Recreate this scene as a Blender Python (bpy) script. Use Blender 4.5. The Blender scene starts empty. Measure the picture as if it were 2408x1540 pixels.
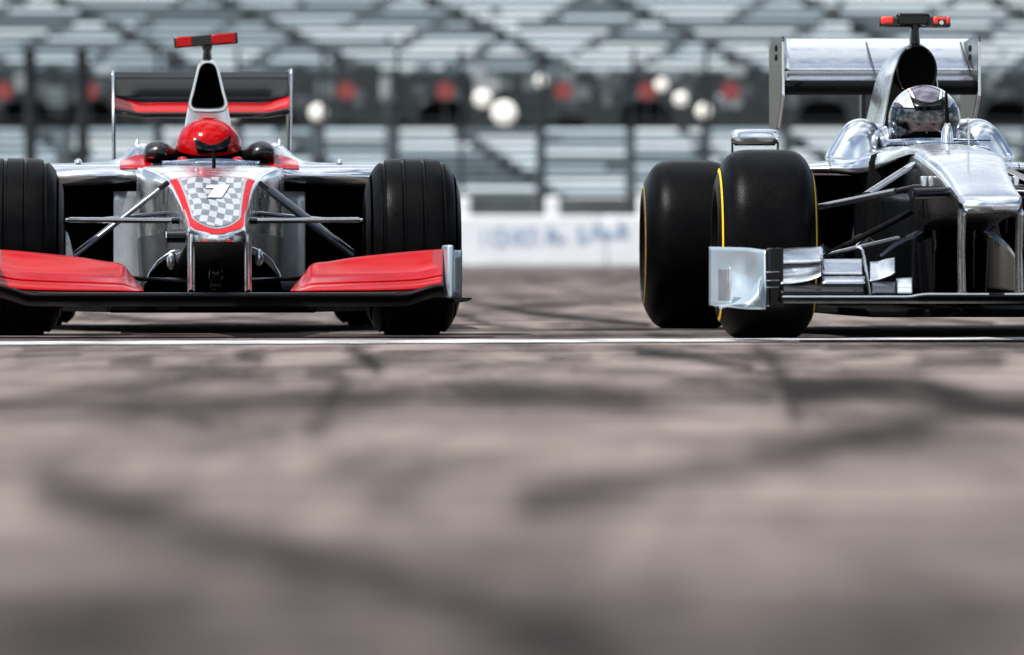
import bpy, bmesh, math, random
import numpy as np
from mathutils import Vector, Matrix

random.seed(7); np.random.seed(7)
scene = bpy.context.scene
COL = scene.collection
R = math.radians

# ------------------------------------------------------------------ camera
CAM_H = 0.31            # lens height above the track
FPX = 15900.0           # focal length in 2408-px-wide picture units
UC, VH = 1204.0, 590.0  # picture centre column, horizon row (2408 x 1540)
cam_data = bpy.data.cameras.new("camera")
cam = bpy.data.objects.new("camera", cam_data); COL.objects.link(cam)
cam.location = (0, 0, CAM_H); cam.rotation_euler = (R(90), 0, 0)
cam_data.sensor_width = 36.0
cam_data.lens = FPX / 2408 * 36
cam_data.shift_y = -(770 - VH) / 2408
cam_data.clip_start = 0.3; cam_data.clip_end = 3000
cam_data.dof.use_dof = True
cam_data.dof.focus_distance = 24.9
cam_data.dof.aperture_fstop = 4.2
cam_data.dof.aperture_blades = 0
scene.camera = cam

# ------------------------------------------------------------------ sky, sun, exposure
SUN = Vector((-0.45, -0.30, 0.92)).normalized()
world = bpy.data.worlds.new("World"); scene.world = world; world.use_nodes = True
nt = world.node_tree; nt.nodes.clear()
wo = nt.nodes.new("ShaderNodeOutputWorld"); bg = nt.nodes.new("ShaderNodeBackground")
sky = nt.nodes.new("ShaderNodeTexSky"); sky.sky_type = 'NISHITA'; sky.sun_disc = False
sky.sun_elevation = math.asin(SUN.z); sky.sun_rotation = math.atan2(SUN.x, SUN.y)
sky.air_density = 1.0; sky.dust_density = 0.6; sky.ozone_density = 1.6
tc = nt.nodes.new("ShaderNodeTexCoord")
mp = nt.nodes.new("ShaderNodeMapping"); mp.inputs['Scale'].default_value = (1.0, 1.0, 2.6)
ns = nt.nodes.new("ShaderNodeTexNoise"); ns.inputs['Scale'].default_value = 2.3
ns.inputs['Detail'].default_value = 6; ns.inputs['Roughness'].default_value = 0.56
rp = nt.nodes.new("ShaderNodeValToRGB")
rp.color_ramp.elements[0].position = 0.49; rp.color_ramp.elements[0].color = (0, 0, 0, 1)
rp.color_ramp.elements[1].position = 0.62; rp.color_ramp.elements[1].color = (1, 1, 1, 1)
mx = nt.nodes.new("ShaderNodeMix"); mx.data_type = 'RGBA'
mx.inputs[7].default_value = (17.5, 18.0, 18.6, 1)      # sunlit cloud
nt.links.new(tc.outputs['Generated'], mp.inputs[0]); nt.links.new(mp.outputs[0], ns.inputs['Vector'])
nt.links.new(ns.outputs['Fac'], rp.inputs[0]); nt.links.new(rp.outputs[0], mx.inputs[0])
nt.links.new(sky.outputs[0], mx.inputs[6]); nt.links.new(mx.outputs[2], bg.inputs[0])
bg.inputs[1].default_value = 0.075
nt.links.new(bg.outputs[0], wo.inputs[0])

sl = bpy.data.lights.new("sun", 'SUN'); sl.energy = 5.0; sl.angle = R(0.5); sl.color = (1.0, 0.97, 0.93)
so = bpy.data.objects.new("sun", sl); COL.objects.link(so)
so.rotation_euler = (-SUN).to_track_quat('-Z', 'Y').to_euler(); so.location = (0, 0, 60)

scene.view_settings.view_transform = 'Standard'; scene.view_settings.look = 'None'
scene.view_settings.exposure = 0.46; scene.view_settings.gamma = 1.0
scene.cycles.use_denoising = True
try: scene.cycles.denoiser = 'OPENIMAGEDENOISE'
except Exception: pass
scene.cycles.max_bounces = 8; scene.cycles.transparent_max_bounces = 12
scene.cycles.sample_clamp_indirect = 6.0

# ------------------------------------------------------------------ helpers
def gp(u, v):                       # ground point seen at (u, v)
    Y = CAM_H * FPX / (v - VH); return ((u - UC) * Y / FPX, Y)
def wp(u, v, Y):                    # world point at distance Y
    return ((u - UC) * Y / FPX, Y, CAM_H + (VH - v) * Y / FPX)

class Frame:                        # local frame of a car: x right, y rearwards, z up
    def __init__(s, ox, oy, yaw):
        s.o = (ox, oy); s.c = math.cos(yaw); s.s = math.sin(yaw); s.yaw = yaw
    def at(s, u, v, y):
        k = (u - UC) / FPX
        x = (k * (s.o[1] + y * s.c) - s.o[0] + y * s.s) / (s.c - k * s.s)
        Y = s.o[1] + x * s.s + y * s.c
        return (x, y, CAM_H + (VH - v) * Y / FPX)

def crw(I, n):                      # Catmull-Rom weights, I control rows -> n samples
    W = np.zeros((n, I))
    for r in range(n):
        t = r * (I - 1) / (n - 1); i = min(int(t), I - 2); f = t - i
        ws = (-.5*f**3 + f*f - .5*f, 1.5*f**3 - 2.5*f*f + 1, -1.5*f**3 + 2*f*f + .5*f, .5*f**3 - .5*f*f)
        for k, w in zip((i-1, i, i+1, i+2), ws):
            if k < 0: W[r, 0] += 2*w; W[r, 1] -= w
            elif k > I-1: W[r, I-1] += 2*w; W[r, I-2] -= w
            else: W[r, k] += w
    return W
def dense(P, nu, nv):
    P = np.array(P, float)
    return np.einsum('ai,ijk,bj->abk', crw(P.shape[0], nu), P, crw(P.shape[1], nv))
def spline(P, n):
    P = np.array(P, float); return crw(len(P), n) @ P
def table(rows, y):                 # smooth lookup in [(y, a, b, ...)]
    ys = [r[0] for r in rows]
    if y <= ys[0]: return rows[0][1:]
    if y >= ys[-1]: return rows[-1][1:]
    i = max(k for k in range(len(ys)) if ys[k] <= y); i = min(i, len(ys) - 2)
    f = (y - ys[i]) / (ys[i+1] - ys[i]); out = []
    for c in range(1, len(rows[0])):
        def m(k):
            a = max(k-1, 0); b = min(k+1, len(ys)-1)
            return (rows[b][c] - rows[a][c]) / (ys[b] - ys[a])
        h = ys[i+1] - ys[i]
        p0, p1, m0, m1 = rows[i][c], rows[i+1][c], m(i)*h, m(i+1)*h
        out.append((2*f**3-3*f*f+1)*p0 + (f**3-2*f*f+f)*m0 + (-2*f**3+3*f*f)*p1 + (f**3-f*f)*m1)
    return out

class MB:
    def __init__(s): s.v = []; s.f = []
    def grid(s, G, cu=False, cv=False, cap=False):
        G = np.asarray(G, float); a, b = G.shape[:2]; n = len(s.v)
        s.v += [tuple(p) for row in G for p in row]
        for i in range(a if cu else a - 1):
            for j in range(b if cv else b - 1):
                i2, j2 = (i+1) % a, (j+1) % b
                s.f.append((n+i*b+j, n+i*b+j2, n+i2*b+j2, n+i2*b+j))
        if cap:
            s.f.append(tuple(n + j for j in range(b))[::-1]); s.f.append(tuple(n + (a-1)*b + j for j in range(b)))
        return s
    def tube(s, pts, rad, n=12, up=(0, 0, 1), cap=True):
        # rad: one value, a pair (across, along up) or a list of those
        pts = [Vector(p) for p in pts]; rings = []
        for i, p in enumerate(pts):
            d = (pts[min(i+1, len(pts)-1)] - pts[max(i-1, 0)]).normalized()
            u = Vector(up); u = (u - d * u.dot(d))
            if u.length < 1e-4: u = Vector((0, 1, 0)) - d * d.y
            u.normalize(); w = d.cross(u)
            r = rad[i] if isinstance(rad, list) else rad
            ra, rb = r if isinstance(r, tuple) else (r, r)
            rings.append([p + w*(ra*math.cos(t)) + u*(rb*math.sin(t)) for t in [2*math.pi*k/n for k in range(n)]])
        return s.grid(rings, cv=True, cap=cap)
    def box(s, c, d, m=None):
        n = len(s.v)
        for z in (-1, 1):
            for x, y in ((-1, -1), (1, -1), (1, 1), (-1, 1)):
                p = Vector((x*d[0]/2, y*d[1]/2, z*d[2]/2))
                if m is not None: p = m @ p
                s.v.append(tuple(p + Vector(c)))
        for f in ((3,2,1,0), (4,5,6,7), (0,1,5,4), (1,2,6,5), (2,3,7,6), (3,0,4,7)): s.f.append(tuple(n+k for k in f))
        return s
    def prism(s, poly, off):
        n = len(s.v); k = len(poly); off = Vector(off)
        s.v += [tuple(Vector(p) - off/2) for p in poly] + [tuple(Vector(p) + off/2) for p in poly]
        s.f.append(tuple(range(n, n+k))[::-1]); s.f.append(tuple(range(n+k, n+2*k)))
        for i in range(k): s.f.append((n+i, n+(i+1) % k, n+k+(i+1) % k, n+k+i))
        return s
    def revolve(s, prof, n=72, c=(0, 0, 0)):      # prof [(x, r)], axis x
        G = [[(c[0]+x, c[1]+r*math.cos(t), c[2]+r*math.sin(t)) for t in [2*math.pi*k/n for k in range(n)]] for x, r in prof]
        return s.grid(G, cv=True)
    def ball(s, c, r, n=20, m=12):
        G = [[(c[0]+r[0]*math.sin(p)*math.cos(t), c[1]+r[1]*math.sin(p)*math.sin(t), c[2]+r[2]*math.cos(p))
              for t in [2*math.pi*k/n for k in range(n)]] for p in [math.pi*(k+.02)/(m+.04) for k in range(m+1)]]
        return s.grid(G, cv=True, cap=True)

def mesh_of(name, mb, ang=38, merge=True):
    me = bpy.data.meshes.new(name)
    me.from_pydata([tuple(map(float, p)) for p in mb.v], [], mb.f); me.update()
    bm = bmesh.new(); bm.from_mesh(me)
    if merge: bmesh.ops.remove_doubles(bm, verts=bm.verts, dist=1e-5)
    bmesh.ops.recalc_face_normals(bm, faces=bm.faces)
    bm.to_mesh(me); bm.free()
    me.shade_smooth()
    if ang < 180: me.set_sharp_from_angle(angle=R(ang))
    return me
def link(name, data, parent=None, loc=None):
    o = bpy.data.objects.new(name, data); COL.objects.link(o)
    if parent: o.parent = parent
    if loc: o.location = loc
    return o
def build(name, mb, mat, parent=None, ang=38, bevel=0, solid=0, sub=0, loc=None):
    me = mesh_of(name, mb, ang); me.materials.append(mat)
    o = link(name, me, parent, loc)
    if solid:
        m = o.modifiers.new("solid", 'SOLIDIFY'); m.thickness = solid; m.offset = 0
    if bevel:
        m = o.modifiers.new("bevel", 'BEVEL'); m.width = bevel; m.segments = 2; m.limit_method = 'ANGLE'; m.angle_limit = R(35)
        m.harden_normals = False
    if sub:
        m = o.modifiers.new("sub", 'SUBSURF'); m.levels = sub; m.render_levels = sub
    return o
def tag(o, label, cat, group=None):
    o["label"] = label; o["category"] = cat
    if group: o["group"] = group
    return o
def empty(name, loc, rz=0):
    o = bpy.data.objects.new(name, None); COL.objects.link(o); o.location = loc; o.rotation_euler = (0, 0, rz); return o
def mirror(G):
    G = np.array(G, float); G[..., 0] *= -1; return G

# ------------------------------------------------------------------ materials
def new_mat(name):
    m = bpy.data.materials.new(name); m.use_nodes = True
    t = m.node_tree; b = t.nodes["Principled BSDF"]; return m, t, b
def node(t, kind, **kw):
    n = t.nodes.new(kind)
    for k, v in kw.items():
        if k in n.inputs: n.inputs[k].default_value = v
        else: setattr(n, k, v)
    return n
def pm(name, col, rough=.5, metal=0, coat=0, var=.12, scale=9, rvar=.15, bump=0, bscale=200, spec=.5, coat_rough=.05):
    m, t, b = new_mat(name); L = t.links.new
    b.inputs['Metallic'].default_value = metal
    b.inputs['Coat Weight'].default_value = coat; b.inputs['Coat Roughness'].default_value = coat_rough
    b.inputs['Specular IOR Level'].default_value = spec
    c = node(t, "ShaderNodeTexCoord")
    n = node(t, "ShaderNodeTexNoise", Scale=scale, Detail=5.0, Roughness=.6); L(c.outputs['Object'], n.inputs['Vector'])
    r = node(t, "ShaderNodeMapRange"); r.inputs[1].default_value = .3; r.inputs[2].default_value = .7
    r.inputs[3].default_value = 1 - var; r.inputs[4].default_value = 1 + var; L(n.outputs['Fac'], r.inputs[0])
    mu = node(t, "ShaderNodeVectorMath", operation='SCALE'); mu.inputs[0].default_value = col[:3]
    L(r.outputs[0], mu.inputs['Scale']); L(mu.outputs[0], b.inputs['Base Color'])
    n2 = node(t, "ShaderNodeTexNoise", Scale=scale*3.1, Detail=3.0); L(c.outputs['Object'], n2.inputs['Vector'])
    r2 = node(t, "ShaderNodeMapRange"); r2.inputs[1].default_value = .3; r2.inputs[2].default_value = .7
    r2.inputs[3].default_value = rough*(1-rvar); r2.inputs[4].default_value = rough*(1+rvar)
    L(n2.outputs['Fac'], r2.inputs[0]); L(r2.outputs[0], b.inputs['Roughness'])
    if bump:
        n3 = node(t, "ShaderNodeTexNoise", Scale=bscale, Detail=4.0); L(c.outputs['Object'], n3.inputs['Vector'])
        bu = node(t, "ShaderNodeBump", Strength=bump, Distance=.004); L(n3.outputs['Fac'], bu.inputs['Height']); L(bu.outputs[0], b.inputs['Normal'])
    return m

SILVER = pm("silver_paint", (.72, .76, .80), .22, .95, .25, .05, 6, rvar=.35)
GREY_METAL = pm("grey_metallic_panel", (.34, .37, .40), .36, .8, .1, .12, 12)
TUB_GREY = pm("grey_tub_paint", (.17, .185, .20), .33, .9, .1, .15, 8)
CHARCOAL = pm("charcoal_paint_and_shade", (.003, .0036, .0044), .28, .0, .10, .2, 8, coat_rough=.15, spec=.25)  # also paints shade on the inlet lips and right-hand monocoque
GLOSS_BLACK = pm("gloss_black_carbon", (.0015, .0018, .0022), .14, 0, .08, .25, 14, spec=.25)
MATTE_BLACK = pm("matte_black", (.0018, .0018, .002), .7, 0, 0, .25, 20, spec=.06)
CAVITY = pm("inner_duct_black", (.0015, .0015, .0015), .95, 0, 0, .1, 20, spec=.0)
RED = pm("red_paint", (.35, .0008, .002), .17, .14, .10, .16, 4, spec=.20)
RED_PRINT = pm("red_print", (.46, .003, .007), .55, 0, 0, .08, 9, spec=.10)
WING_BLACK = pm("satin_black_wing", (.0018, .002, .0024), .38, 0, 0, .2, 14, spec=.10)
DARK_RED = pm("dark_red_carbon", (.20, .004, .007), .4, 0, .4, .2, 60)
FLUO_RED = pm("signal_red", (.80, .030, .012), .40, 0, .3, .08, 20)
RUBBER = pm("tyre_rubber", (.0022, .0022, .0023), .36, 0, 0, .35, 16, bump=.25, bscale=160, spec=.05)
SATIN = pm("satin_sky_tint", (.44, .53, .58), .33, .62, 0, .03, 3, rvar=.05)  # pale blue puts the endplates' sky reflection into the colour
DARK_STEEL = pm("dark_brushed_steel", (.055, .065, .075), .30, .9, .1, .3, 14)
RIM = pm("dark_magnesium_rim", (.03, .03, .032), .4, .8, 0, .15, 16)
YELLOW = pm("yellow_stripe", (.80, .50, .005), .5, 0, 0, .06, 30)
WHITE = pm("white_print", (.86, .87, .88), .35, 0, .4, .03, 20)
BLACK_PRINT = pm("black_print", (.003, .003, .0035), .35, 0, .1, .1, 20)
SLATE = pm("slate_border_print", (.10, .115, .13), .35, .3, .4, .1, 20)
ARM = pm("carbon_suspension_arm", (.24, .25, .27), .24, .85, .3, .15, 30)
STEEL_BLUE = pm("blue_sheen_carbon", (.015, .022, .032), .22, .2, .8, .2, 40)
PAD = pm("headrest_pad", (.002, .0024, .003), .30, 0, .12, .2, 14)
SKIN = pm("skin", (.66, .40, .33), .5, 0, 0, .08, 30)
HAIR = pm("dark_hair", (.02, .015, .012), .6, 0, 0, .3, 60)
SUIT = pm("black_race_suit", (.01, .01, .012), .8, 0, 0, .2, 30)
EYE = pm("eye_white", (.34, .36, .40), .2, 0, .3, .02, 30)
IRIS = pm("eye_iris", (.02, .04, .06), .15, 0, .5, .2, 80)
LENS = pm("lens_glass", (.01, .012, .02), .05, 0, 1, .1, 30)

def glass(name, tint, gloss_fac_min=.06, rough=.02):
    m, t, b = new_mat(name); L = t.links.new
    out = [n for n in t.nodes if n.type == 'OUTPUT_MATERIAL'][0]; t.nodes.remove(b)
    tr = node(t, "ShaderNodeBsdfTransparent", Color=(*tint, 1)); gl = node(t, "ShaderNodeBsdfGlossy", Roughness=rough)
    gl.inputs['Color'].default_value = (.9, .95, 1, 1)
    fr = node(t, "ShaderNodeFresnel", IOR=1.5)
    ad = node(t, "ShaderNodeMath", operation='ADD'); ad.inputs[1].default_value = gloss_fac_min; ad.use_clamp = True
    mi = node(t, "ShaderNodeMixShader")
    L(fr.outputs[0], ad.inputs[0]); L(ad.outputs[0], mi.inputs[0]); L(tr.outputs[0], mi.inputs[1]); L(gl.outputs[0], mi.inputs[2])
    L(mi.outputs[0], out.inputs[0]); return m
VISOR = glass("tinted_visor", (.60, .62, .68), .03)
DARK_VISOR = glass("dark_visor", (.03, .03, .035), .03)
SCREEN = glass("clear_screen", (.72, .74, .78), .10)

def chequer_mat():
    m, t, b = new_mat("chequered_print"); L = t.links.new
    uv = node(t, "ShaderNodeUVMap"); ck = node(t, "ShaderNodeTexChecker", Scale=1.0)
    ck.inputs['Color1'].default_value = (.34, .37, .40, 1); ck.inputs['Color2'].default_value = (.085, .10, .125, 1)
    L(uv.outputs[0], ck.inputs[0]); L(ck.outputs[0], b.inputs['Base Color'])
    b.inputs['Metallic'].default_value = .15; b.inputs['Roughness'].default_value = .38; b.inputs['Coat Weight'].default_value = .1; b.inputs['Specular IOR Level'].default_value = .3
    return m
CHEQUER = chequer_mat()

def helmet_mat():                    # silver shell, plum centre panel between white bands, plum sides
    m, t, b = new_mat("striped_helmet_paint"); L = t.links.new
    c = node(t, "ShaderNodeTexCoord"); sx = node(t, "ShaderNodeSeparateXYZ"); L(c.outputs['Object'], sx.inputs[0])
    ab = node(t, "ShaderNodeMath", operation='ABSOLUTE'); L(sx.outputs[0], ab.inputs[0])
    # centre band half width grows with height
    w = node(t, "ShaderNodeMapRange"); w.inputs[1].default_value = .02; w.inputs[2].default_value = .13
    w.inputs[3].default_value = .026; w.inputs[4].default_value = .060; L(sx.outputs[2], w.inputs[0])
    d = node(t, "ShaderNodeMath", operation='SUBTRACT'); L(ab.outputs[0], d.inputs[0]); L(w.outputs[0], d.inputs[1])
    rp = node(t, "ShaderNodeValToRGB"); e = rp.color_ramp; e.interpolation = 'CONSTANT'
    mr = node(t, "ShaderNodeMapRange"); mr.inputs[1].default_value = -.03; mr.inputs[2].default_value = .03; L(d.outputs[0], mr.inputs[0])
    stops = [(0, (.12, .105, .14)), (.46, (.008, .008, .01)), (.52, (.85, .86, .88)), (.68, (.008, .008, .01)), (.74, (.55, .57, .60))]
    e.elements[0].position = 0; e.elements[0].color = (*stops[0][1], 1); e.elements[1].position = stops[1][0]; e.elements[1].color = (*stops[1][1], 1)
    for p, k in stops[2:]:
        q = e.elements.new(p); q.color = (*k, 1)
    L(mr.outputs[0], rp.inputs[0])
    # dark side panels
    ex = node(t, "ShaderNodeMath", operation='MULTIPLY_ADD'); ex.inputs[1].default_value = 1/.030; ex.inputs[2].default_value = -.112/.030; L(ab.outputs[0], ex.inputs[0])
    ez = node(t, "ShaderNodeMath", operation='MULTIPLY_ADD'); ez.inputs[1].default_value = 1/.052; ez.inputs[2].default_value = -.012/.052; L(sx.outputs[2], ez.inputs[0])
    x2 = node(t, "ShaderNodeMath", operation='MULTIPLY'); L(ex.outputs[0], x2.inputs[0]); L(ex.outputs[0], x2.inputs[1])
    z2 = node(t, "ShaderNodeMath", operation='MULTIPLY_ADD'); L(ez.outputs[0], z2.inputs[0]); L(ez.outputs[0], z2.inputs[1]); L(x2.outputs[0], z2.inputs[2])
    mm = node(t, "ShaderNodeMath", operation='LESS_THAN'); mm.inputs[1].default_value = 1.0; L(z2.outputs[0], mm.inputs[0])
    mx = node(t, "ShaderNodeMix", data_type='RGBA'); L(mm.outputs[0], mx.inputs[0]); L(rp.outputs[0], mx.inputs[6])
    mx.inputs[7].default_value = (.03, .028, .038, 1); L(mx.outputs[2], b.inputs['Base Color'])
    b.inputs['Metallic'].default_value = .35; b.inputs['Roughness'].default_value = .2; b.inputs['Coat Weight'].default_value = .8
    return m
STRIPED = helmet_mat()

# ================================================================== SETTING
# ---- track: one sheet to the horizon, rubber laid down by tyres, painted seam shade and near darkening kept as an attribute
STROKES = [
 ([(-300,962),(0,955),(600,946),(1000,937),(1400,931),(1800,940)], 15, .42),
 ([(830,822),(868,846),(886,866)], 13, .55), ([(806,905),(770,965),(738,1012)], 20, .38),
 ([(575,838),(612,842)], 12, .5), ([(735,882),(790,880)], 10, .4), ([(270,852),(350,848)], 9, .35), ([(40,838),(180,832)], 7, .3),
 ([(560,838),(700,820),(880,812)], 5, .28), ([(930,918),(1204,915),(1500,932)], 13, .32),
 ([(1504,830),(1640,838),(1760,862)], 10, .5), ([(1290,842),(1380,840)], 7, .35),
 ([(1780,822),(1815,846),(1838,880),(1855,930),(1872,985)], 13, .42),
 ([(1880,924),(2054,902),(2154,897),(2229,929),(2300,958),(2420,965)], 22, .62),
 ([(2260,962),(2104,1018),(1904,1056),(1700,1096),(1500,1136),(1250,1180)], 30, .46),
 ([(2170,852),(2345,850)], 13, .5), ([(1700,835),(1950,845),(2100,830)], 6, .3),
 ([(130,1160),(400,1230),(700,1310),(900,1365),(1060,1420),(1300,1510),(1420,1575)], 42, .56),
 ([(-60,1430),(200,1450),(430,1405)], 34, .3), ([(1500,1400),(2000,1330),(2408,1290)], 40, .16), ([(1700,1540),(2408,1470)], 50, .2),
 ([(-400,777),(1204,776),(2900,770)], 2.6, .75), ([(-200,787),(700,790),(1100,792),(1600,789),(2600,784)], 3.4, .45),  # first stroke: track joint with the cars' shadow painted in
 ([(1090,705),(1250,736),(1400,752),(1530,764)], 5, .6), ([(1080,742),(1160,765),(1240,774)], 5, .5), ([(1090,720),(1500,708)], 7, .28),
 ([(1960,722),(2150,748),(2330,760)], 4, .5), ([(200,735),(330,752),(520,764)], 4, .45), ([(500,740),(620,752),(760,760)], 3, .35),
 ([(-400,650),(1080,655),(1520,648),(2800,640)], 14, .36), ([(-600,1570),(600,1560),(1500,1580),(3000,1540)], 120, .42), ([(-300,1330),(300,1290),(700,1400)], 60, .22),  # last two broad strokes darken the ground towards the camera
 ([(-200,926),(500,922),(900,928)], 4, .2), ([(300,972),(900,962),(1500,958)], 5, .22), ([(-100,985),(500,990)], 6, .18), ([(1000,905),(1500,912),(1900,905)], 5, .22), ([(60,820),(260,824),(420,818)], 5, .3), ([(900,826),(1250,824),(1500,820)], 4, .25), ([(1950,815),(2420,812)], 6, .3), ([(1980,872),(2160,868)], 8, .3), ([(1350,870),(1560,880),(1700,900)], 9, .26), ([(420,890),(640,884)], 9, .22),
 ([(-300,1480),(200,1500),(500,1560)], 70, .3), ([(2100,1440),(2500,1380)], 80, .28),  # wide strokes darkening both near corners
 ([(1090,690),(1300,700),(1500,690)], 6, .3), ([(-200,800),(300,797),(520,799)], 4, .35), ([(1150,786),(1500,790),(2500,780)], 5, .35), ([(1900,1240),(2408,1200),(2800,1190)], 50, .2),
]
def seg_dist(U, V, a, b):
    ax, ay = a; bx, by = b; dx, dy = bx-ax, by-ay
    t = np.clip(((U-ax)*dx + (V-ay)*dy) / (dx*dx + dy*dy), 0, 1)
    return np.hypot(U-ax-t*dx, V-ay-t*dy)
ys = list(np.linspace(-40, 4.0, 8)) + list(FPX*CAM_H/np.arange(1640, 640, -4.0)[0:0])
rows_v = list(np.arange(1640, 1000, -8.0)) + list(np.arange(1000, 700, -2.0)) + list(np.arange(700, 612, -4.0))
Ys = [-60., -20., 0., 2.5] + [CAM_H*FPX/(v-VH) for v in rows_v] + [260., 400., 700., 1500.]
Sx = np.concatenate([[-60., -8., -2.5], np.linspace(-1.35, 1.35, 190), [2.5, 8., 60.]])
G = np.zeros((len(Ys), len(Sx), 3)); rub = np.zeros((len(Ys), len(Sx)))
for i, Y in enumerate(Ys):
    hw = max(Y, 4.5) * UC / FPX
    G[i, :, 0] = Sx * hw; G[i, :, 1] = Y
    if Y > 4.2 and Y < 250:
        U = UC + G[i, :, 0] * FPX / Y; V = np.full_like(U, VH + CAM_H*FPX/Y)
        keep = np.ones_like(U)
        for pts, hwid, st in STROKES:
            d = np.min([seg_dist(U, V, pts[k], pts[k+1]) for k in range(len(pts)-1)], axis=0)
            keep *= 1 - min(.95, st*1.65) * np.exp(-(d/(hwid*1.45))**2 * .9)
        rub[i] = 1 - keep
mb = MB().grid(G); me = bpy.data.meshes.new("track")
me.from_pydata([tuple(p) for p in mb.v], [], mb.f); me.update()
at_ = me.attributes.new("rubber_and_shade", 'FLOAT', 'POINT'); at_.data.foreach_set("value", rub.reshape(-1).astype(np.float32))
def asphalt():
    m, t, b = new_mat("worn_asphalt"); L = t.links.new
    c = node(t, "ShaderNodeTexCoord"); a = node(t, "ShaderNodeAttribute", attribute_name="rubber_and_shade")
    mpn = node(t, "ShaderNodeMapping"); mpn.inputs['Scale'].default_value = (1.6, .16, 1); L(c.outputs['Object'], mpn.inputs[0])
    n1 = node(t, "ShaderNodeTexNoise", Scale=1.3, Detail=7.0, Roughness=.62, Distortion=.4); L(mpn.outputs[0], n1.inputs['Vector'])
    mp2 = node(t, "ShaderNodeMapping"); mp2.inputs['Scale'].default_value = (.35, 1.9, 1); L(c.outputs['Object'], mp2.inputs[0])
    n2 = node(t, "ShaderNodeTexNoise", Scale=1.6, Detail=5.0, Roughness=.6); L(mp2.outputs[0], n2.inputs['Vector'])
    n3 = node(t, "ShaderNodeTexNoise", Scale=240.0, Detail=3.0); L(c.outputs['Object'], n3.inputs['Vector'])
    def mr(src, a0, a1, b0, b1):
        r = node(t, "ShaderNodeMapRange"); r.inputs[1].default_value = a0; r.inputs[2].default_value = a1
        r.inputs[3].default_value = b0; r.inputs[4].default_value = b1; L(src, r.inputs[0]); return r.outputs[0]
    def mth(op, x, y):
        q = node(t, "ShaderNodeMath", operation=op)
        for k, s in enumerate((x, y)):
            if isinstance(s, (int, float)): q.inputs[k].default_value = s
            else: L(s, q.inputs[k])
        return q.outputs[0]
    n4 = node(t, "ShaderNodeTexNoise", Scale=13.0, Detail=8.0, Roughness=.75); L(c.outputs['Object'], n4.inputs['Vector'])
    mp5 = node(t, "ShaderNodeMapping"); mp5.inputs['Scale'].default_value = (.10, 3.2, 1); L(c.outputs['Object'], mp5.inputs[0])
    n5 = node(t, "ShaderNodeTexNoise", Scale=1.7, Detail=7.0, Roughness=.7); L(mp5.outputs[0], n5.inputs['Vector'])
    s1 = mr(n1.outputs['Fac'], .42, .62, 0, .72)        # smears along the lap
    s2 = mr(n2.outputs['Fac'], .44, .64, 0, .52)        # smears across
    br = mr(n1.outputs['Fac'], .3, .7, .7, 1.25)        # broken-up shade and rubber
    rb = mth('MULTIPLY', a.outputs['Fac'], br)
    k = mth('MULTIPLY', mth('SUBTRACT', 1.0, s1), mth('SUBTRACT', 1.0, s2))
    k = mth('MULTIPLY', k, mth('SUBTRACT', 1.0, mth('MINIMUM', rb, .97)))
    k = mth('MULTIPLY', k, mr(n3.outputs['Fac'], .3, .7, .82, 1.16))
    k = mth('MULTIPLY', k, mr(n4.outputs['Fac'], .28, .72, .58, 1.34))
    k = mth('MULTIPLY', k, mr(n5.outputs['Fac'], .32, .68, .68, 1.22))
    mx = node(t, "ShaderNodeMix", data_type='RGBA'); L(k, mx.inputs[0])
    mx.inputs[6].default_value = (.016, .0145, .014, 1); mx.inputs[7].default_value = (.262, .216, .198, 1)
    L(mx.outputs[2], b.inputs['Base Color']); b.inputs['Roughness'].default_value = .9; b.inputs['Specular IOR Level'].default_value = .03
    bu = node(t, "ShaderNodeBump", Strength=.5, Distance=.006); L(n3.outputs['Fac'], bu.inputs['Height']); L(bu.outputs[0], b.inputs['Normal'])
    return m
ASPHALT = asphalt(); me.materials.append(ASPHALT)
track = link("track", me); track["kind"] = "structure"

# ---- start line
def line_mat():
    m, t, b = new_mat("worn_white_line"); L = t.links.new
    c = node(t, "ShaderNodeTexCoord"); mpn = node(t, "ShaderNodeMapping"); mpn.inputs['Scale'].default_value = (2.2, 5, 1); L(c.outputs['Object'], mpn.inputs[0])
    n = node(t, "ShaderNodeTexNoise", Scale=1.4, Detail=6.0, Roughness=.66); L(mpn.outputs[0], n.inputs['Vector'])
    r = node(t, "ShaderNodeValToRGB"); L(n.outputs['Fac'], r.inputs[0])
    r.color_ramp.elements[0].position = .45; r.color_ramp.elements[0].color = (.18, .17, .17, 1)
    r.color_ramp.elements[1].position = .58; r.color_ramp.elements[1].color = (.68, .69, .71, 1)
    L(r.outputs[0], b.inputs['Base Color']); b.inputs['Roughness'].default_value = .7; return m
g0 = [gp(-700, 816.5), gp(3100, 799.5)]; g1 = [gp(-700, 808.5), gp(3100, 792.5)]
n = 60; top = [(g1[0][0]+(g1[1][0]-g1[0][0])*k/n, g1[0][1]+(g1[1][1]-g1[0][1])*k/n + random.uniform(-.02, .02), .004) for k in range(n+1)]
bot = [(g0[0][0]+(g0[1][0]-g0[0][0])*k/n, g0[0][1]+(g0[1][1]-g0[0][1])*k/n + random.uniform(-.02, .02), .004) for k in range(n+1)]
ln = build("start_line", MB().grid([bot, top]), line_mat()); ln["kind"] = "structure"

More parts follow.
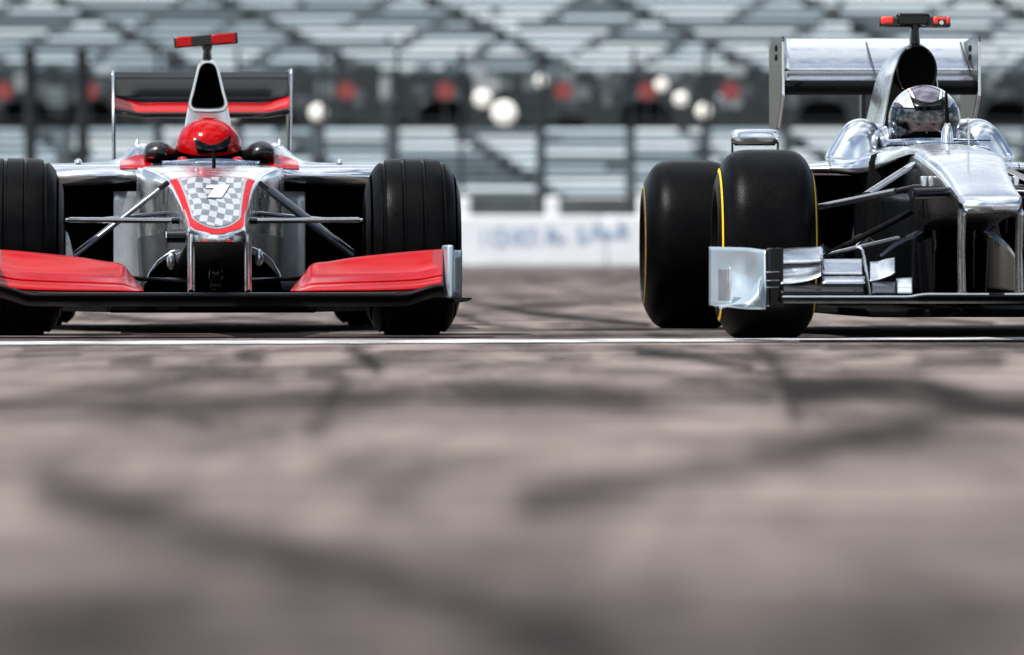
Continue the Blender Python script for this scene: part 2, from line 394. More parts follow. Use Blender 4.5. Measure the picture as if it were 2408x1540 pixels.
# ---- far concrete wall with painted blue lettering
WALLM = pm("white_painted_concrete", (.90, .92, .94), .6, 0, 0, .04, 3)
BLUE = pm("blue_lettering", (.42, .53, .67), .6, 0, 0, .1, 6)
POSTM = pm("white_post_paint", (.72, .74, .76), .6, 0, 0, .06, 6)
FENCE = pm("dark_fence_steel", (.018, .025, .03), .6, .3, 0, .15, 6)
wall = empty("barrier_wall", (0, 138, 0), R(12)); tag(wall, "long white concrete barrier wall with blurred blue lettering behind the cars", "wall")
WT = 1.03
for k in range(-5, 6):
    build("panel", MB().box((k*4.0, .2, WT/2), (3.975, .4, WT)), WALLM, wall, bevel=.03)
def wx(u): return (u-UC)*138/FPX
random.seed(3)
glyphs = [  # letter-like strokes (x offset, height fraction pairs): the wording is too blurred to read
 ([(0,0),(0,1)], .05), ([(.2,.95),(.05,.8),(.05,.2),(.2,.05)], .07), ([(.0,1),(.02,0)], .11), ([(.26,.9),(.06,.7),(.06,.3),(.26,.1)], .08),
 ([(.2,1),(.0,.5),(.2,0)], .06), ([(0,0),(.1,1),(.2,0)], .05), ([(.05,.1),(.05,.9),(.25,.5),(.05,.3)], .10), ([(.0,.1),(.2,.3)], .10),
 ([(.1,.1),(.12,.95)], .13), ([(.0,0),(.15,.5)], .06), ([(.0,.35),(.05,1),(.22,.3),(.26,.7)], .12), ([(0,.5),(.2,.4)], .10), ([(.05,.3),(.1,1),(.2,.35)], .14)]
gu = [1135, 1152, 1182, 1196, 1222, 1245, 1284, 1308, 1352, 1372, 1396, 1430, 1452]
for (pts, wd), u in zip(glyphs, gu):
    mb = MB()
    z0 = .40 + (u-1135)*.00028; hh = .36
    for a, b_ in zip(pts[:-1], pts[1:]):
        p = Vector((a[0]*1.0, 0, a[1]*hh)); q = Vector((b_[0]*1.0, 0, b_[1]*hh)); d = (q-p).normalized(); s = Vector((-d.z, 0, d.x))*wd/2
        mb.prism([p-s-d*.02, p+s-d*.02, q+s+d*.02, q-s+d*.02], (0, .006, 0))
    build("letter", mb, BLUE, wall, loc=(wx(u)*1.02, -.006 - .0001*len(wall.children), z0))

# ---- white posts standing behind the wall
for k, (u, w) in enumerate([(1092, 30), (1300, 34), (1512, 26)]):
    Y = 141.5; x = (u-UC)*Y/FPX; ww = w*Y/FPX
    p = build("marker_post", MB().box((0, 0, .72), (ww, .3, 1.44)), POSTM, loc=(x, Y, 0), bevel=.05)
    tag(p, ["short white post above the wall, just right of the left car's front tyre", "short white post above the wall midway between the two cars",
            "short white post above the wall, at the right car's rear tyre"][k], "post", "white posts behind the wall")
# ---- catch fence
fence = empty("catch_fence", (0, 143, 0)); tag(fence, "tall debris fence of dark steel posts and cables in front of the grandstand", "fence")
fu = [-120, 72, 195, 372, 560, 760, 935, 1085, 1275, 1490, 1660, 1850, 2040, 2230, 2420]
for u in fu:
    x = (u-UC)*143/FPX; wd = .26 if u in (72, 195) else .085
    mb = MB().tube([(x, 0, 0), (x, 0, 3.6), (x, -.35, 4.6)], wd/2, 10); build("post", mb, FENCE, fence)
for k in range(9):
    z = 1.1 + k*.4; build("cable", MB().tube([(-13, -.08, z), (13, -.08, z)], .014, 6), FENCE, fence)

# ---- grandstand: lower tier, concourse, upper tier
TERR_UP = pm("pale_terrace_concrete", (.085, .108, .118), .9, 0, 0, .25, 1.2)
AISLE = pm("dark_aisle_steps", (.075, .096, .106), .9, 0, 0, .3, 2)
TERR = pm("terrace_concrete", (.075, .098, .108), .9, 0, 0, .25, 1.2)
DARKWALL = pm("concourse_dark_wall", (.022, .030, .034), .9, 0, 0, .4, .6)  # dark grey-teal wall colour
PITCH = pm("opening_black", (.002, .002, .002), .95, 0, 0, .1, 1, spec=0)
BENCHES = [pm("aluminium_bench_%d" % k, c, .45, .0, 0, .10, 1.5) for k, c in enumerate([(.66,.75,.79), (.84,.90,.92), (.42,.50,.54), (.78,.83,.83), (.15,.19,.21)])]
DARKBLOCK = pm("stair_rail_steel", (.012, .016, .018), .7, 0, 0, .2, 2)
bm_meshes = []
for mt in BENCHES:
    mb = MB().box((0, 0, .06), (1, .26, .07)).box((0, .17, .115), (1, .04, .03)).box((0, .08, .005), (.96, .08, .05))
    me = mesh_of("bench", mb); me.materials.append(mt); bm_meshes.append(me)
def bench(parent, x0, x1, y, z):
    t_ = max(0, min(1, .5 + (x0+x1)/2/16)); o = link("bench", bm_meshes[random.choices(range(5), [.28, .12+.35*t_, .45-.3*t_, .12, .30-.2*t_])[0]], parent, ((x0+x1)/2, y, z)); o.scale = (x1-x0, 1, 1)

def tier(root, v0, dv, nrow, Y0, dY, gaps, terr, blobs, aisles=()):
    """rows of benches; gaps(row v) -> list of (u_centre, half width) left free"""
    prof = []
    for i in range(nrow):
        Y = Y0 + i*dY; z = wp(0, v0 - dv*i, Y)[2]
        prof += [(Y-.35, wp(0, v0 - dv*(i-1), Y-dY)[2] - .02), (Y-.35, z - .02)]
    prof.append((Y0+(nrow+1)*dY, prof[-1][1])); prof = [(prof[0][0], 0.0)] + prof + [(prof[-1][0], 0.0)]
    mb = MB().prism([(0, y - Y0, z) for y, z in prof], (44, 0, 0)); build("terrace", mb, terr, root, ang=20)
    for fu, hw_, mt in aisles:          # each stair aisle: dark steps from row to row
        rows_ = []
        for i in range(nrow):
            v = v0 - dv*i; Y = Y0 + i*dY; z = wp(0, v, Y)[2]; c_ = fu(v)
            if c_ is None or not -300 < c_ < 2700: continue
            hgt = dv*Y/FPX; x_ = (c_-UC)*Y/FPX; w_ = hw_*Y/FPX
            for zz in (z, z + hgt*.92): rows_.append([(x_-w_, Y-Y0-.42, zz), (x_+w_, Y-Y0-.42, zz)])
        mb = MB()
        if len(rows_) > 2: mb.grid(rows_)
        if mb.v: build("stair_aisle", mb, mt, root, solid=.03)
    for i in range(nrow):
        v = v0 - dv*i; Y = Y0 + i*dY; z = wp(0, v, Y)[2]
        cuts = sorted([(c-h, c+h) for c, h in gaps(v, i)]); u = -110
        segs = []
        for a, b in cuts:
            if a > u + 20: segs.append((u, min(a, 2520)))
            u = max(u, b)
            if u > 2520: break
        if u < 2520: segs.append((u, 2520))
        for a, b in segs:
            bench(root, (a-UC)*Y/FPX, (b-UC)*Y/FPX, Y - Y0, z)
    for (u, v, w, h) in blobs:
        i = (v0 - v)/dv; Y = Y0 + i*dY - .62
        x, _, z = wp(u, v, Y); ww, hh = w*Y/FPX, h*Y/FPX
        build("rail_block", MB().box((x, Y - Y0, z), (ww, .4, hh)), DARKBLOCK, root, bevel=.03)

# lower tier
low = empty("grandstand_lower_tier", (0, 166, 0)); tag(low, "lower tier of pale empty bench rows just above the white wall", "grandstand")
lowb = [(1120, 345), (1150, 362), (1182, 382), (1212, 400), (1243, 418), (1085, 322), (700, 350), (745, 380), (1640, 350), (1700, 385), (1880, 330), (1930, 365), (2360, 345), (2395, 380), (110, 320), (170, 360)]
def low_gaps(v, i):
    g = [(c, 12) for c in (-40, 160, 372, 560, 742, 918, 1272, 1482, 1660, 1850, 2030, 2230, 2420)]
    g += [(1075 + (v-310)*1.5, 16), (650 + (v-310)*1.5, 14), (1600 + (v-310)*1.5, 14), (1830 + (v-310)*1.5, 14), (2320 + (v-310)*1.5, 14), (60 + (v-310)*1.5, 16)]
    rr = random.Random(i*31+5)
    g += [(rr.uniform(-200, 2600), rr.uniform(8, 22)) for _ in range(3)]
    return g
tier(low, 468, 17.0, 10, 166, .60, low_gaps, TERR, [(u, v, 24, 16) for u, v in lowb])
# concourse between the tiers
con = empty("concourse", (0, 181, 0)); tag(con, "dark concourse with black openings between the two seating tiers", "concourse")
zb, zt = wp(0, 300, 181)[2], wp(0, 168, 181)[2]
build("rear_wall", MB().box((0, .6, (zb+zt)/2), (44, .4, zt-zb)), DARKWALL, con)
def cbox(name, u0, u1, v0, v1, y, d, mat, arch=False):
    Y = 181 + y; a = wp(u0, v0, Y); b = wp(u1, v1, Y)
    if arch:
        n = 12; cx, w = (a[0]+b[0])/2, (b[0]-a[0])/2
        poly = [(cx + w*math.cos(math.pi*k/n), y, b[2] + (a[2]-b[2])*math.sin(math.pi*k/n)**.8) for k in range(n+1)]
        return build(name, MB().prism(poly, (0, d, 0)), mat, con)
    return build(name, MB().box(((a[0]+b[0])/2, y, (a[2]+b[2])/2), (b[0]-a[0], d, abs(a[2]-b[2]))), mat, con, bevel=.03)
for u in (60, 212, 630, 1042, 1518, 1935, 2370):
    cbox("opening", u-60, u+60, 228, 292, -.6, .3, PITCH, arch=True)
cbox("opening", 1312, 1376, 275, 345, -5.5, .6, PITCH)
PANELG = [pm("concourse_panel_%d" % k, c, .8, 0, 0, .3, 1) for k, c in enumerate([(.07,.085,.095), (.14,.17,.18), (.30,.33,.34)])]
random.seed(11)
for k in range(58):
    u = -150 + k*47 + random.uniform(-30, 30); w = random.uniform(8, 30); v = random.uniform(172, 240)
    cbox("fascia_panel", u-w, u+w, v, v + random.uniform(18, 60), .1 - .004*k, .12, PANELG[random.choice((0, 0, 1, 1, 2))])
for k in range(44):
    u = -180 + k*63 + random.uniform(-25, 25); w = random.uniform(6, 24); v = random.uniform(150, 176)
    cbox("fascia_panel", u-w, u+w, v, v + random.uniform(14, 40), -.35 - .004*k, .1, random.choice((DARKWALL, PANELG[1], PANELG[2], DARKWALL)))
# upper tier
up = empty("grandstand_upper_tier", (0, 190, 0)); tag(up, "upper tier of pale bench rows cut by diagonal aisles, filling the top", "grandstand")
chains = [-190, 254, 640, 1125, 1568, 2010, 2450]
def up_gaps(v, i):
    g = []; rj = random.Random(i*7+1)
    for c in chains:
        g.append((c + (v-60)/.5 + rj.uniform(-9, 9), 21))
        for q in range(7):      # bench gaps running the other way
            vb = -20 + q*28; ub = c + (vb-60)/.5
            uu = ub - (v-vb)/.58
            if v > vb and ub-150 < uu < ub and (q % 2 == 0): g.append((uu + rj.uniform(-8, 8), rj.uniform(14, 24)))
    rr = random.Random(i*17+3); g += [(rr.uniform(-200, 2600), rr.uniform(6, 14)) for _ in range(2)]
    return g
AIS = [((lambda v, c=c: c + (v-60)/.5), 15, AISLE) for c in chains]
for c in chains:
    for q in (0, 2, 4, 6):
        vb = -20 + q*28; ub_ = c + (vb-60)/.5
        AIS.append(((lambda v, vb=vb, ub_=ub_: (ub_ - (v-vb)/.58) if vb < v and ub_-150 < ub_ - (v-vb)/.58 else None), 17, AISLE))
ub = []
for c in chains:
    for q in range(8):
        v = -18 + q*26; ub.append((c + (v-60)/.5 + random.uniform(-5, 5), v, random.uniform(26, 38), random.uniform(17, 26)))
tier(up, 180, 16.5, 14, 190, .75, up_gaps, TERR_UP, [b for b in ub if -150 < b[0] < 2550 and b[1] < 178], ())
# round red section signs on posts, and pale globe lamps
SIGN = pm("red_sign_face", (.24, .045, .04), .5, 0, 0, .1, 3)
LAMP = pm("lit_lamp_face", (.9, .88, .80), .9, 0, 0, .03, 3)
_b = LAMP.node_tree.nodes["Principled BSDF"]; _b.inputs["Emission Color"].default_value = (1, .95, .84, 1); _b.inputs["Emission Strength"].default_value = .30
sp = ["at the far left edge of the picture", "behind the left car's rear wing, left end", "just right of the left car's rear wing", "above the dark opening right of the left car",
      "midway between the two cars", "above the opening left of the right-hand car", "just left of the right-hand car's rear wing"]
for k, u in enumerate((8, 210, 815, 1047, 1325, 1522, 1718)):
    Y = 179.6; x, _, z = wp(u, 214, Y); e = empty("section_sign", (x, Y, 0)); zs = z
    tag(e, "round red sign on a post " + sp[k], "sign", "round red signs along the concourse")
    prof = [(0, .001), (0, .25), (.05, .25), (.05, .001)]
    mb = MB(); mb.revolve(prof, 28); mb.v = [(p[1], p[0], p[2]+zs) for p in mb.v]
    build("disc", mb, SIGN, e); build("post", MB().tube([(0, .08, 2.9), (0, .08, zs)], .04, 8), FENCE, e)
lp = [(748, 265, .24, "right of the left car's rear wing"), (1135, 232, .25, "upper left of the bright pair between the cars"), (1186, 266, .34, "largest and warmest of the pair between the cars"),
      (1556, 199, .19, "highest of the three left of the right-hand car"), (1601, 233, .20, "middle of the three left of the right-hand car"), (1655, 261, .21, "lowest of the three left of the right-hand car"),
      (1272, 190, .17, "faint one above the red sign between the cars"), (545, 268, .16, "seen under the left car's rear wing")]
for u, v, r, s in lp:
    Y = 178.5; x, _, z = wp(u, v, Y); e = empty("round_lamp", (x, Y, 0)); tag(e, "pale round lamp on a pole, " + s, "lamp", "round lamps at the concourse"); r *= .95
    mb = MB().revolve([(-.03, .001), (-.02, r*.7), (0, r*.96), (.02, r), (.14, r*.8), (.2, r*.3), (.2, .001)], 28); mb.v = [(q[1], q[0], q[2]+z) for q in mb.v]
    build("lamp_head", mb, LAMP, e, ang=60); build("pole", MB().tube([(0, 0, 2.5), (0, 0, z - r*.9)], .035, 8), FENCE, e)
# plinth below the lower tier, coloured as the shadow gap there
PL = pm("plinth_painted_shadow", (.075, .085, .085), .9, 0, 0, .4, .8)
pl = build("plinth", MB().box((0, 163.5, .8), (46, 1, 1.6)), PL); tag(pl, "plinth painted dark for the shadow under the lowest bench row behind the wall", "plinth")

# ================================================================== shared car builders
def make_wheel(parent, x, y, hw, rad, side, grooves=False, stripe=False, steer=0, sr=.252, sw=.012):
    """side: +1 outer face towards +x.  wheel (rim) > tyre, sidewall_stripe, hub_nut"""
    c = Vector((x, y, rad - .006))
    prof = [(-.05*side*0 - .8*hw, .17), (-.8*hw, .205), (-.3*hw, .20), (.45*hw, .06), (.55*hw, .05), (.55*hw, .001)]
    prof = [(p[0]*side, p[1]) for p in prof]
    mb = MB().revolve(prof, 40)
    for k in range(7):
        a = 2*math.pi*k/7; d = Vector((0, math.cos(a), math.sin(a)))
        mb.tube([Vector((.5*hw*side, 0, 0)) + d*.04, Vector((.72*hw*side, 0, 0)) + d*.185], (.012, .016), 8)
    mb.revolve([(.8*hw*side, .19), (.86*hw*side, .178), (.8*hw*side, .168), (.5*hw*side, .172)], 40)
    w = build("wheel", mb, RIM, parent, loc=c); w.rotation_euler = (0, 0, steer)
    tw = hw; s = rad/.329
    half = [(0, .3290), (.18, .3290)]
    pts = []
    base = [(0, .3292), (.30, .3287), (.48, .3265), (.61, .3200), (.72, .3080), (.81, .2890), (.885, .2650), (.945, .2390), (.985, .2120), (.985, .1920), (.92, .1780), (.86, .1730)]
    sp = spline([(a*tw, b*s) for a, b in base], 61)
    right = [tuple(p) for p in sp]
    prof = [(-p[0], p[1]) for p in right[::-1]] + right[1:]
    if grooves:
        gx = [-.62*tw, -.21*tw, .21*tw, .62*tw]; out = []
        xs = sorted([p[0] for p in prof if p[1] > .28*s and abs(p[0]) < .9*tw])
        f = lambda q: np.interp(abs(q), [p[0] for p in right[:40]], [p[1] for p in right[:40]])
        new = [p for p in prof if not any(abs(p[0]-g) < .010 and p[1] > .27*s for g in gx)]
        for g in gx:
            new += [(g-.0085, f(g-.0085)), (g-.0060, f(g)-.008), (g+.0060, f(g)-.008), (g+.0085, f(g+.0085))]
        up_ = sorted([p for p in new if p[1] > .24*s or abs(p[0]) < .9*tw], key=lambda p: p[0])
        lo_l = [p for p in new if p not in up_ and p[0] < 0]; lo_r = [p for p in new if p not in up_ and p[0] > 0]
        prof = lo_l + up_ + lo_r
    t = build("tyre", MB().revolve(prof, 120), RUBBER, w, ang=32)
    if stripe:
        for sd in (side, -side):
            q = [(sd*(np.interp(r_, [.192, .212, .239, .265, .289, .308], [.985, .985, .945, .885, .81, .72])*tw + .0025), r_*s) for r_ in (sr, sr+sw/2, sr+sw)]
            build("sidewall_stripe", MB().revolve(q, 96), YELLOW, w)
    build("hub_nut", MB().revolve([(.55*hw*side, .035), (.7*hw*side, .03), (.74*hw*side, .018), (.74*hw*side, .001)], 16), RED if grooves else SILVER, w)
    return w

class Nose:
    """nose and monocoque: table rows (y, half width, top z, bottom z, tip curve)"""
    N = 37
    def __init__(s, rows, slope=.14): s.rows = rows; s.slope = slope
    def half(s, y):
        w, zt, zb, k = table(s.rows, y); h = zt - zb; f = min(1, h/.12)
        c = [(0, zt), (.4, zt-.0015*f), (.75, zt-.006*f), (.93, zt-.016*f), (1, zt-.042*f), (.995, zt-.55*h), (.95, zb+.12*h), (.85, zb), (.4, zb), (0, zb)]
        wt = [1, 1, 1, 1, .5, .2, 0, 0, 0, 0]
        P = [(a*w, y + k*a*a, z + s.slope*k*a*a*q) for (a, z), q in zip(c, wt)]
        return spline(P, s.N)
    def top(s, y, xf, off=.0):
        H = s.half(y); w = table(s.rows, y)[0]; x = abs(xf)*w; k = 14
        yy = np.interp(x, H[:k, 0], H[:k, 1]); zz = np.interp(x, H[:k, 0], H[:k, 2])
        return (xf*w, yy, zz + off)
    def skin(s, y0, y1, n, j0, j1):
        G = []
        for y in np.linspace(y0, y1, n):
            H = s.half(y)[j0:j1+1]
            if j0 == 0: row = np.concatenate([mirror(H)[::-1], H[1:]])
            else: row = np.concatenate([H, mirror(H)[::-1][1:]])
            G.append(row)
        return np.array(G)
    def hit(s, fr, u, v, off):
        lo, hi = -1.0, 1.1
        for _ in range(40):
            y = (lo+hi)/2; p = fr.at(u, v, y); w = table(s.rows, y)[0]
            q = s.top(y, max(-.95, min(.95, p[0]/w)))
            if q[2] > p[2]: hi = y
            else: lo = y
        y = (lo+hi)/2; p = fr.at(u, v, y); return (p[0], p[1], p[2] + off)

def nose_cap(N, y, bulge):          # closed front face of a nose
    H = N.half(y); n = N.N; top, bot = H[:17], H[17:][::-1]; w = H[:, 0].max(); rows = []
    xs = np.concatenate([-np.linspace(0, 1, 14)[::-1], np.linspace(0, 1, 14)[1:]])
    for f in np.linspace(0, 1, 9):
        r = []
        for s_ in xs:
            x = abs(s_)*w*.999
            zt = np.interp(x, np.maximum.accumulate(top[:, 0]), top[:, 2]); zb = np.interp(x, np.maximum.accumulate(bot[:, 0]), bot[:, 2]); yy = np.interp(x, np.maximum.accumulate(top[:, 0]), top[:, 1])
            r.append((s_*w*.999, yy - bulge*math.sin(math.pi*f)**.6, zt + (zb-zt)*f))
        rows.append(r)
    return MB().grid(rows)
def polar(poly, c, n=64):            # resample a closed polygon by angle round c
    P = np.array(poly, float); P = np.vstack([P, P[:1]]); out = []
    for k in range(n):
        a = 2*math.pi*k/n; d = np.array([math.cos(a), math.sin(a)]); best = 0
        for p, q in zip(P[:-1], P[1:]):
            M = np.array([d, p-q]).T
            if abs(np.linalg.det(M)) < 1e-9: continue
            t, s_ = np.linalg.solve(M, p - np.array(c))
            if t > best and -1e-6 <= s_ <= 1+1e-6: best = t
        out.append(np.array(c) + d*best)
    return np.array(out)
def smooth_loop(P, it=2):
    P = np.array(P, float)
    for _ in range(it): P = .25*np.roll(P, 1, 0) + .5*P + .25*np.roll(P, -1, 0)
    return P
def wing_surface(fr, cols, n=40, m=14):
    """cols: list of lists of (u, v, y) along one chord -> dense grid"""
    return dense([[fr.at(*p) for p in c] for c in cols], n, m)
def vane(fr, pts, thick):            # flat plate through picture points (u, v, y)
    mb = MB(); P = [Vector(fr.at(*p)) for p in pts]; nrm = (P[1]-P[0]).cross(P[2]-P[0]).normalized()
    return mb.prism(P, nrm*thick)

class Helm:
    def __init__(s, a, b, c): s.r = (a, b, c)
    def pt(s, az, el, k=1.0):
        a, b, c = s.r; dx, dy, dz = math.sin(az)*math.cos(el), -math.cos(az)*math.cos(el), math.sin(el)
        fx = fy = 1.0
        if dz < 0: fx = 1 - .10*dz*dz; fy = 1 + (.10*(-dz) if dy < 0 else -.12*dz*dz)
        else: fy = 1 + .04*dz*(1-dz)
        return (a*dx*k*fx, b*dy*k*fy, c*dz*k)
    def shell(s, port=None, k=1.0):
        mb = MB(); na, ne = 72, 44; e0, e1 = R(-52), R(90)
        idx = {}
        for i in range(ne+1):
            for j in range(na):
                idx[i, j] = len(mb.v); mb.v.append(s.pt(-math.pi + 2*math.pi*j/na, e0+(e1-e0)*i/ne, k))
        for i in range(ne):
            for j in range(na):
                az = math.degrees(-math.pi + 2*math.pi*(j+.5)/na); el = math.degrees(e0+(e1-e0)*(i+.5)/ne)
                if port and port[0] < az < port[1] and port[2] < el < port[3]: continue
                mb.f.append((idx[i, j], idx[i, (j+1) % na], idx[i+1, (j+1) % na], idx[i+1, j]))
        return mb
    def patch(s, a0, a1, e0, e1, k, n=36, m=14, bow=0):
        return MB().grid([[s.pt(R(a0+(a1-a0)*j/n), R(e0+(e1-e0)*i/m + bow*((2*j/n-1)**2)), k) for j in range(n+1)] for i in range(m+1)])
    def project(s, x, z, k):             # front surface point at (x, z)
        a, b, c = s.r; q = max(0, 1 - (x/a)**2 - (z/c)**2); return (x*k, -b*math.sqrt(q)*k, z*k)

def crown_spoiler(h, x0, zt_out, zt_mid, zb, parent, tilt=0, dx=0):
    """black crown-shaped helmet spoiler: thick strip hugging the shell"""
    n = 24; outer = []; mb = MB(); G = []
    for i in range(n+1):
        t = -1 + 2*i/n; x = x0*t; e = abs(t)
        top = zt_mid + (zt_out - zt_mid)*e**1.7; xb = x*.78
        row = [h.project(xb + dx, zb + tilt*xb, 1.002), h.project(xb + dx, zb + tilt*xb + .002, 1.07)]
        for f, k in ((.35, 1.11), (.8, 1.10), (1.0, 1.075), (.98, 1.002)):
            row.append(h.project(xb + (x-xb)*f + dx, zb + (top-zb)*f + tilt*x, k))
        G.append(row)
    mb.grid(G, cv=True, cap=True)
    return build("helmet_spoiler", mb, GLOSS_BLACK, parent, ang=30)

def driver(car, fr_local, label, helm, hmat, face, name="person"):
    """seated driver: person (body) > helmet (> visor, helmet_spoiler), balaclava, eyes"""
    hx, hy, hz = fr_local
    base = (hx, hy - .45, .12)
    M = car.matrix_basis.copy()
    root_loc = M @ Vector(base)
    mb = MB(); o = Vector((-base[0], -base[1], -base[2]))
    P = lambda x, y, z: Vector((hx+x, hy+y, hz+z)) + o
    mb.tube([P(0,-.50,-.50), P(0,-.32,-.47), P(0,-.16,-.40), P(0,-.02,-.30), P(0,.03,-.21), P(0,.02,-.15), P(0,.01,-.08)],
            [(.12,.07), (.16,.09), (.17,.10), (.21,.115), (.13,.09), (.062,.062), (.06,.06)], 18, up=(0, 1, 0))
    for sd in (-1, 1):
        mb.tube([P(.15*sd,0,-.29), P(.21*sd,-.02,-.32), P(.235*sd,-.10,-.45), P(.20*sd,-.30,-.46), P(.13*sd,-.45,-.40)], [.055, .058, .048, .042, .033], 12)
        mb.tube([P(.13*sd,-.45,-.40), P(.11*sd,-.50,-.385), P(.09*sd,-.53,-.375)], [(.042,.022), (.045,.022), (.035,.016)], 10)
        for q in range(4): mb.tube([P((.12-.012*q)*sd,-.53,-.37-.018*q), P((.09-.01*q)*sd,-.56,-.36-.018*q), P((.07-.01*q)*sd,-.55,-.355-.018*q)], .009, 8)
        mb.tube([P(.135*sd,-.47,-.37), P(.12*sd,-.50,-.345), P(.10*sd,-.52,-.34)], .010, 8)
        mb.tube([P(.08*sd,-.50,-.50), P(.08*sd,-.85,-.36), P(.06*sd,-1.20,-.40), P(.06*sd,-1.24,-.36)], [.07, .055, .038, .028], 12)
    body = build(name, mb, SUIT, None, ang=60, loc=root_loc); body.rotation_euler = (0, 0, car.rotation_euler.z)
    tag(body, label, "person")
    rel = Vector((hx, hy, hz)) - Vector(base)
    hb = build("helmet", helm.shell(port=(-72, 72, -36, 14) if face else (-75, 75, -44, -24)), hmat, body, ang=50, loc=rel)
    m = hb.modifiers.new("solid", 'SOLIDIFY'); m.thickness = .006; m.offset = -1
    return body, hb, rel

# ================================================================== CAR 1: silver and red, seen head-on at left
YAW1 = math.asin(.056); F1 = Frame(-1.101, 25.0, YAW1); A = F1.at
car = empty("race_car", (-1.101, 25.0, 0), YAW1)
tag(car, "silver and red open-wheel race car with grooved tyres, chequered nose and number 1", "race car", "race cars on the start line")
for sd in (-1, 1):
    make_wheel(car, sd*.731, 0, .177, .329, sd, grooves=True)
    make_wheel(car, sd*.720, 3.2, .212, .333, sd, grooves=True)
N1 = Nose([(-1.03, .102, .362, .343, .20), (-1.012, .1065, .367, .339, .20), (-.9, .1075, .389, .337, .17), (-.6, .113, .434, .33, .08),
           (-.2, .125, .487, .31, .0), (.2, .142, .537, .27, 0), (.6, .168, .588, .22, 0), (.9, .215, .622, .17, 0), (1.08, .265, .640, .14, 0), (1.25, .285, .648, .12, 0)])
mb = MB().grid(N1.skin(-1.03, 1.25, 90, 0, 20)); H = N1.skin(-1.03, -1.03, 2, 0, 36)[0]
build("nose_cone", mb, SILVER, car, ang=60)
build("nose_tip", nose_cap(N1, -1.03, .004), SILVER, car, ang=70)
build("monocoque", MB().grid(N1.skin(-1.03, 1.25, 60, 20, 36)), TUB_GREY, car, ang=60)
# printed border, chequer and number
def patch_top(N, hwf, y0, y1, n, m, off):
    return [[N.top(y, s_*hwf(y), off) for s_ in np.linspace(-1, 1, m)] for y in np.linspace(y0, y1, n)]
rnd = lambda y, ys, a, top: top*math.sqrt(max(0.0004, 1-((ys-y)/a)**2)) if y < ys else top
build("red_nose_border", MB().grid(patch_top(N1, lambda y: rnd(y, -.93, .075, .955), -1.003, .62, 60, 25, .0015)), RED_PRINT, car, ang=60)
build("slate_nose_border", MB().grid(patch_top(N1, lambda y: rnd(y, -.62, .30, .80), -.918, .60, 60, 25, .003)), SLATE, car, ang=60)
cg = patch_top(N1, lambda y: rnd(y, -.60, .27, .735), -.868, .58, 60, 25, .0045)
ck = build("chequered_panel", MB().grid(cg), CHEQUER, car, ang=60)
uvl = ck.data.uv_layers.new(name="UVMap")
for l in ck.data.loops:
    p = ck.data.vertices[l.vertex_index].co
    uvl.data[l.index].uv = (p.x/.029 + .35*math.sin(p.y*5.0) + 50.02, p.y/.165 + .55*math.sin(p.x*26.0) + 50.01)
def strip(N, rows, off): return MB().grid([[N.hit(F1, u0+(u1-u0)*k/6, v, off) for k in range(7)] for v, u0, u1 in rows])
def digit(d, off, mat, name):
    mb = strip(N1, [(439.5-d, 486-d*1.2, 539.5+d*1.6), (447.0+d*.6, 484.5-d*1.2, 535+d*1.6)], off)
    m2 = strip(N1, [(447.0+d*.6, 503.5-d*1.6, 535+d*1.6), (454, 498-d*1.6, 530.5+d*1.6), (461, 493-d*1.6, 526+d*1.6), (468.8+d, 487.5-d*1.6, 521+d*1.6)], off)
    n = len(mb.v); mb.v += m2.v; mb.f += [tuple(i+n for i in f) for f in m2.f]
    return build(name, mb, mat, car, ang=60)
build("panel_seam", MB().grid(patch_top(N1, lambda y: .95, .640, .646, 2, 25, .0012)), MATTE_BLACK, car)
build("panel_seam", MB().grid(patch_top(N1, lambda y: .95, .86, .865, 2, 25, .0012)), MATTE_BLACK, car)
digit(1.3, .0065, BLACK_PRINT, "number_outline"); digit(0, .008, WHITE, "number_one")

# front-wing pillars under the nose
for u0, u1 in ((441, 459), (575, 593)):
    a, b = A(u0, 566, -.93), A(u1, 566, -.93); a2, b2 = A(u0+1, 692, -.93), A(u1-1, 692, -.93)
    cx, hw = (a[0]+b[0])/2, (b[0]-a[0])/2
    mb = MB().tube([(cx, -.82, a[2]+.004), ((cx+(a2[0]+b2[0])/2)/2, -.84, (a[2]+a2[2])/2), ((a2[0]+b2[0])/2, -.86, a2[2])], [(.10, hw), (.09, hw), (.085, hw)], 16, up=(1, 0, 0))
    build("wing_pillar", mb, SILVER, car, ang=60)
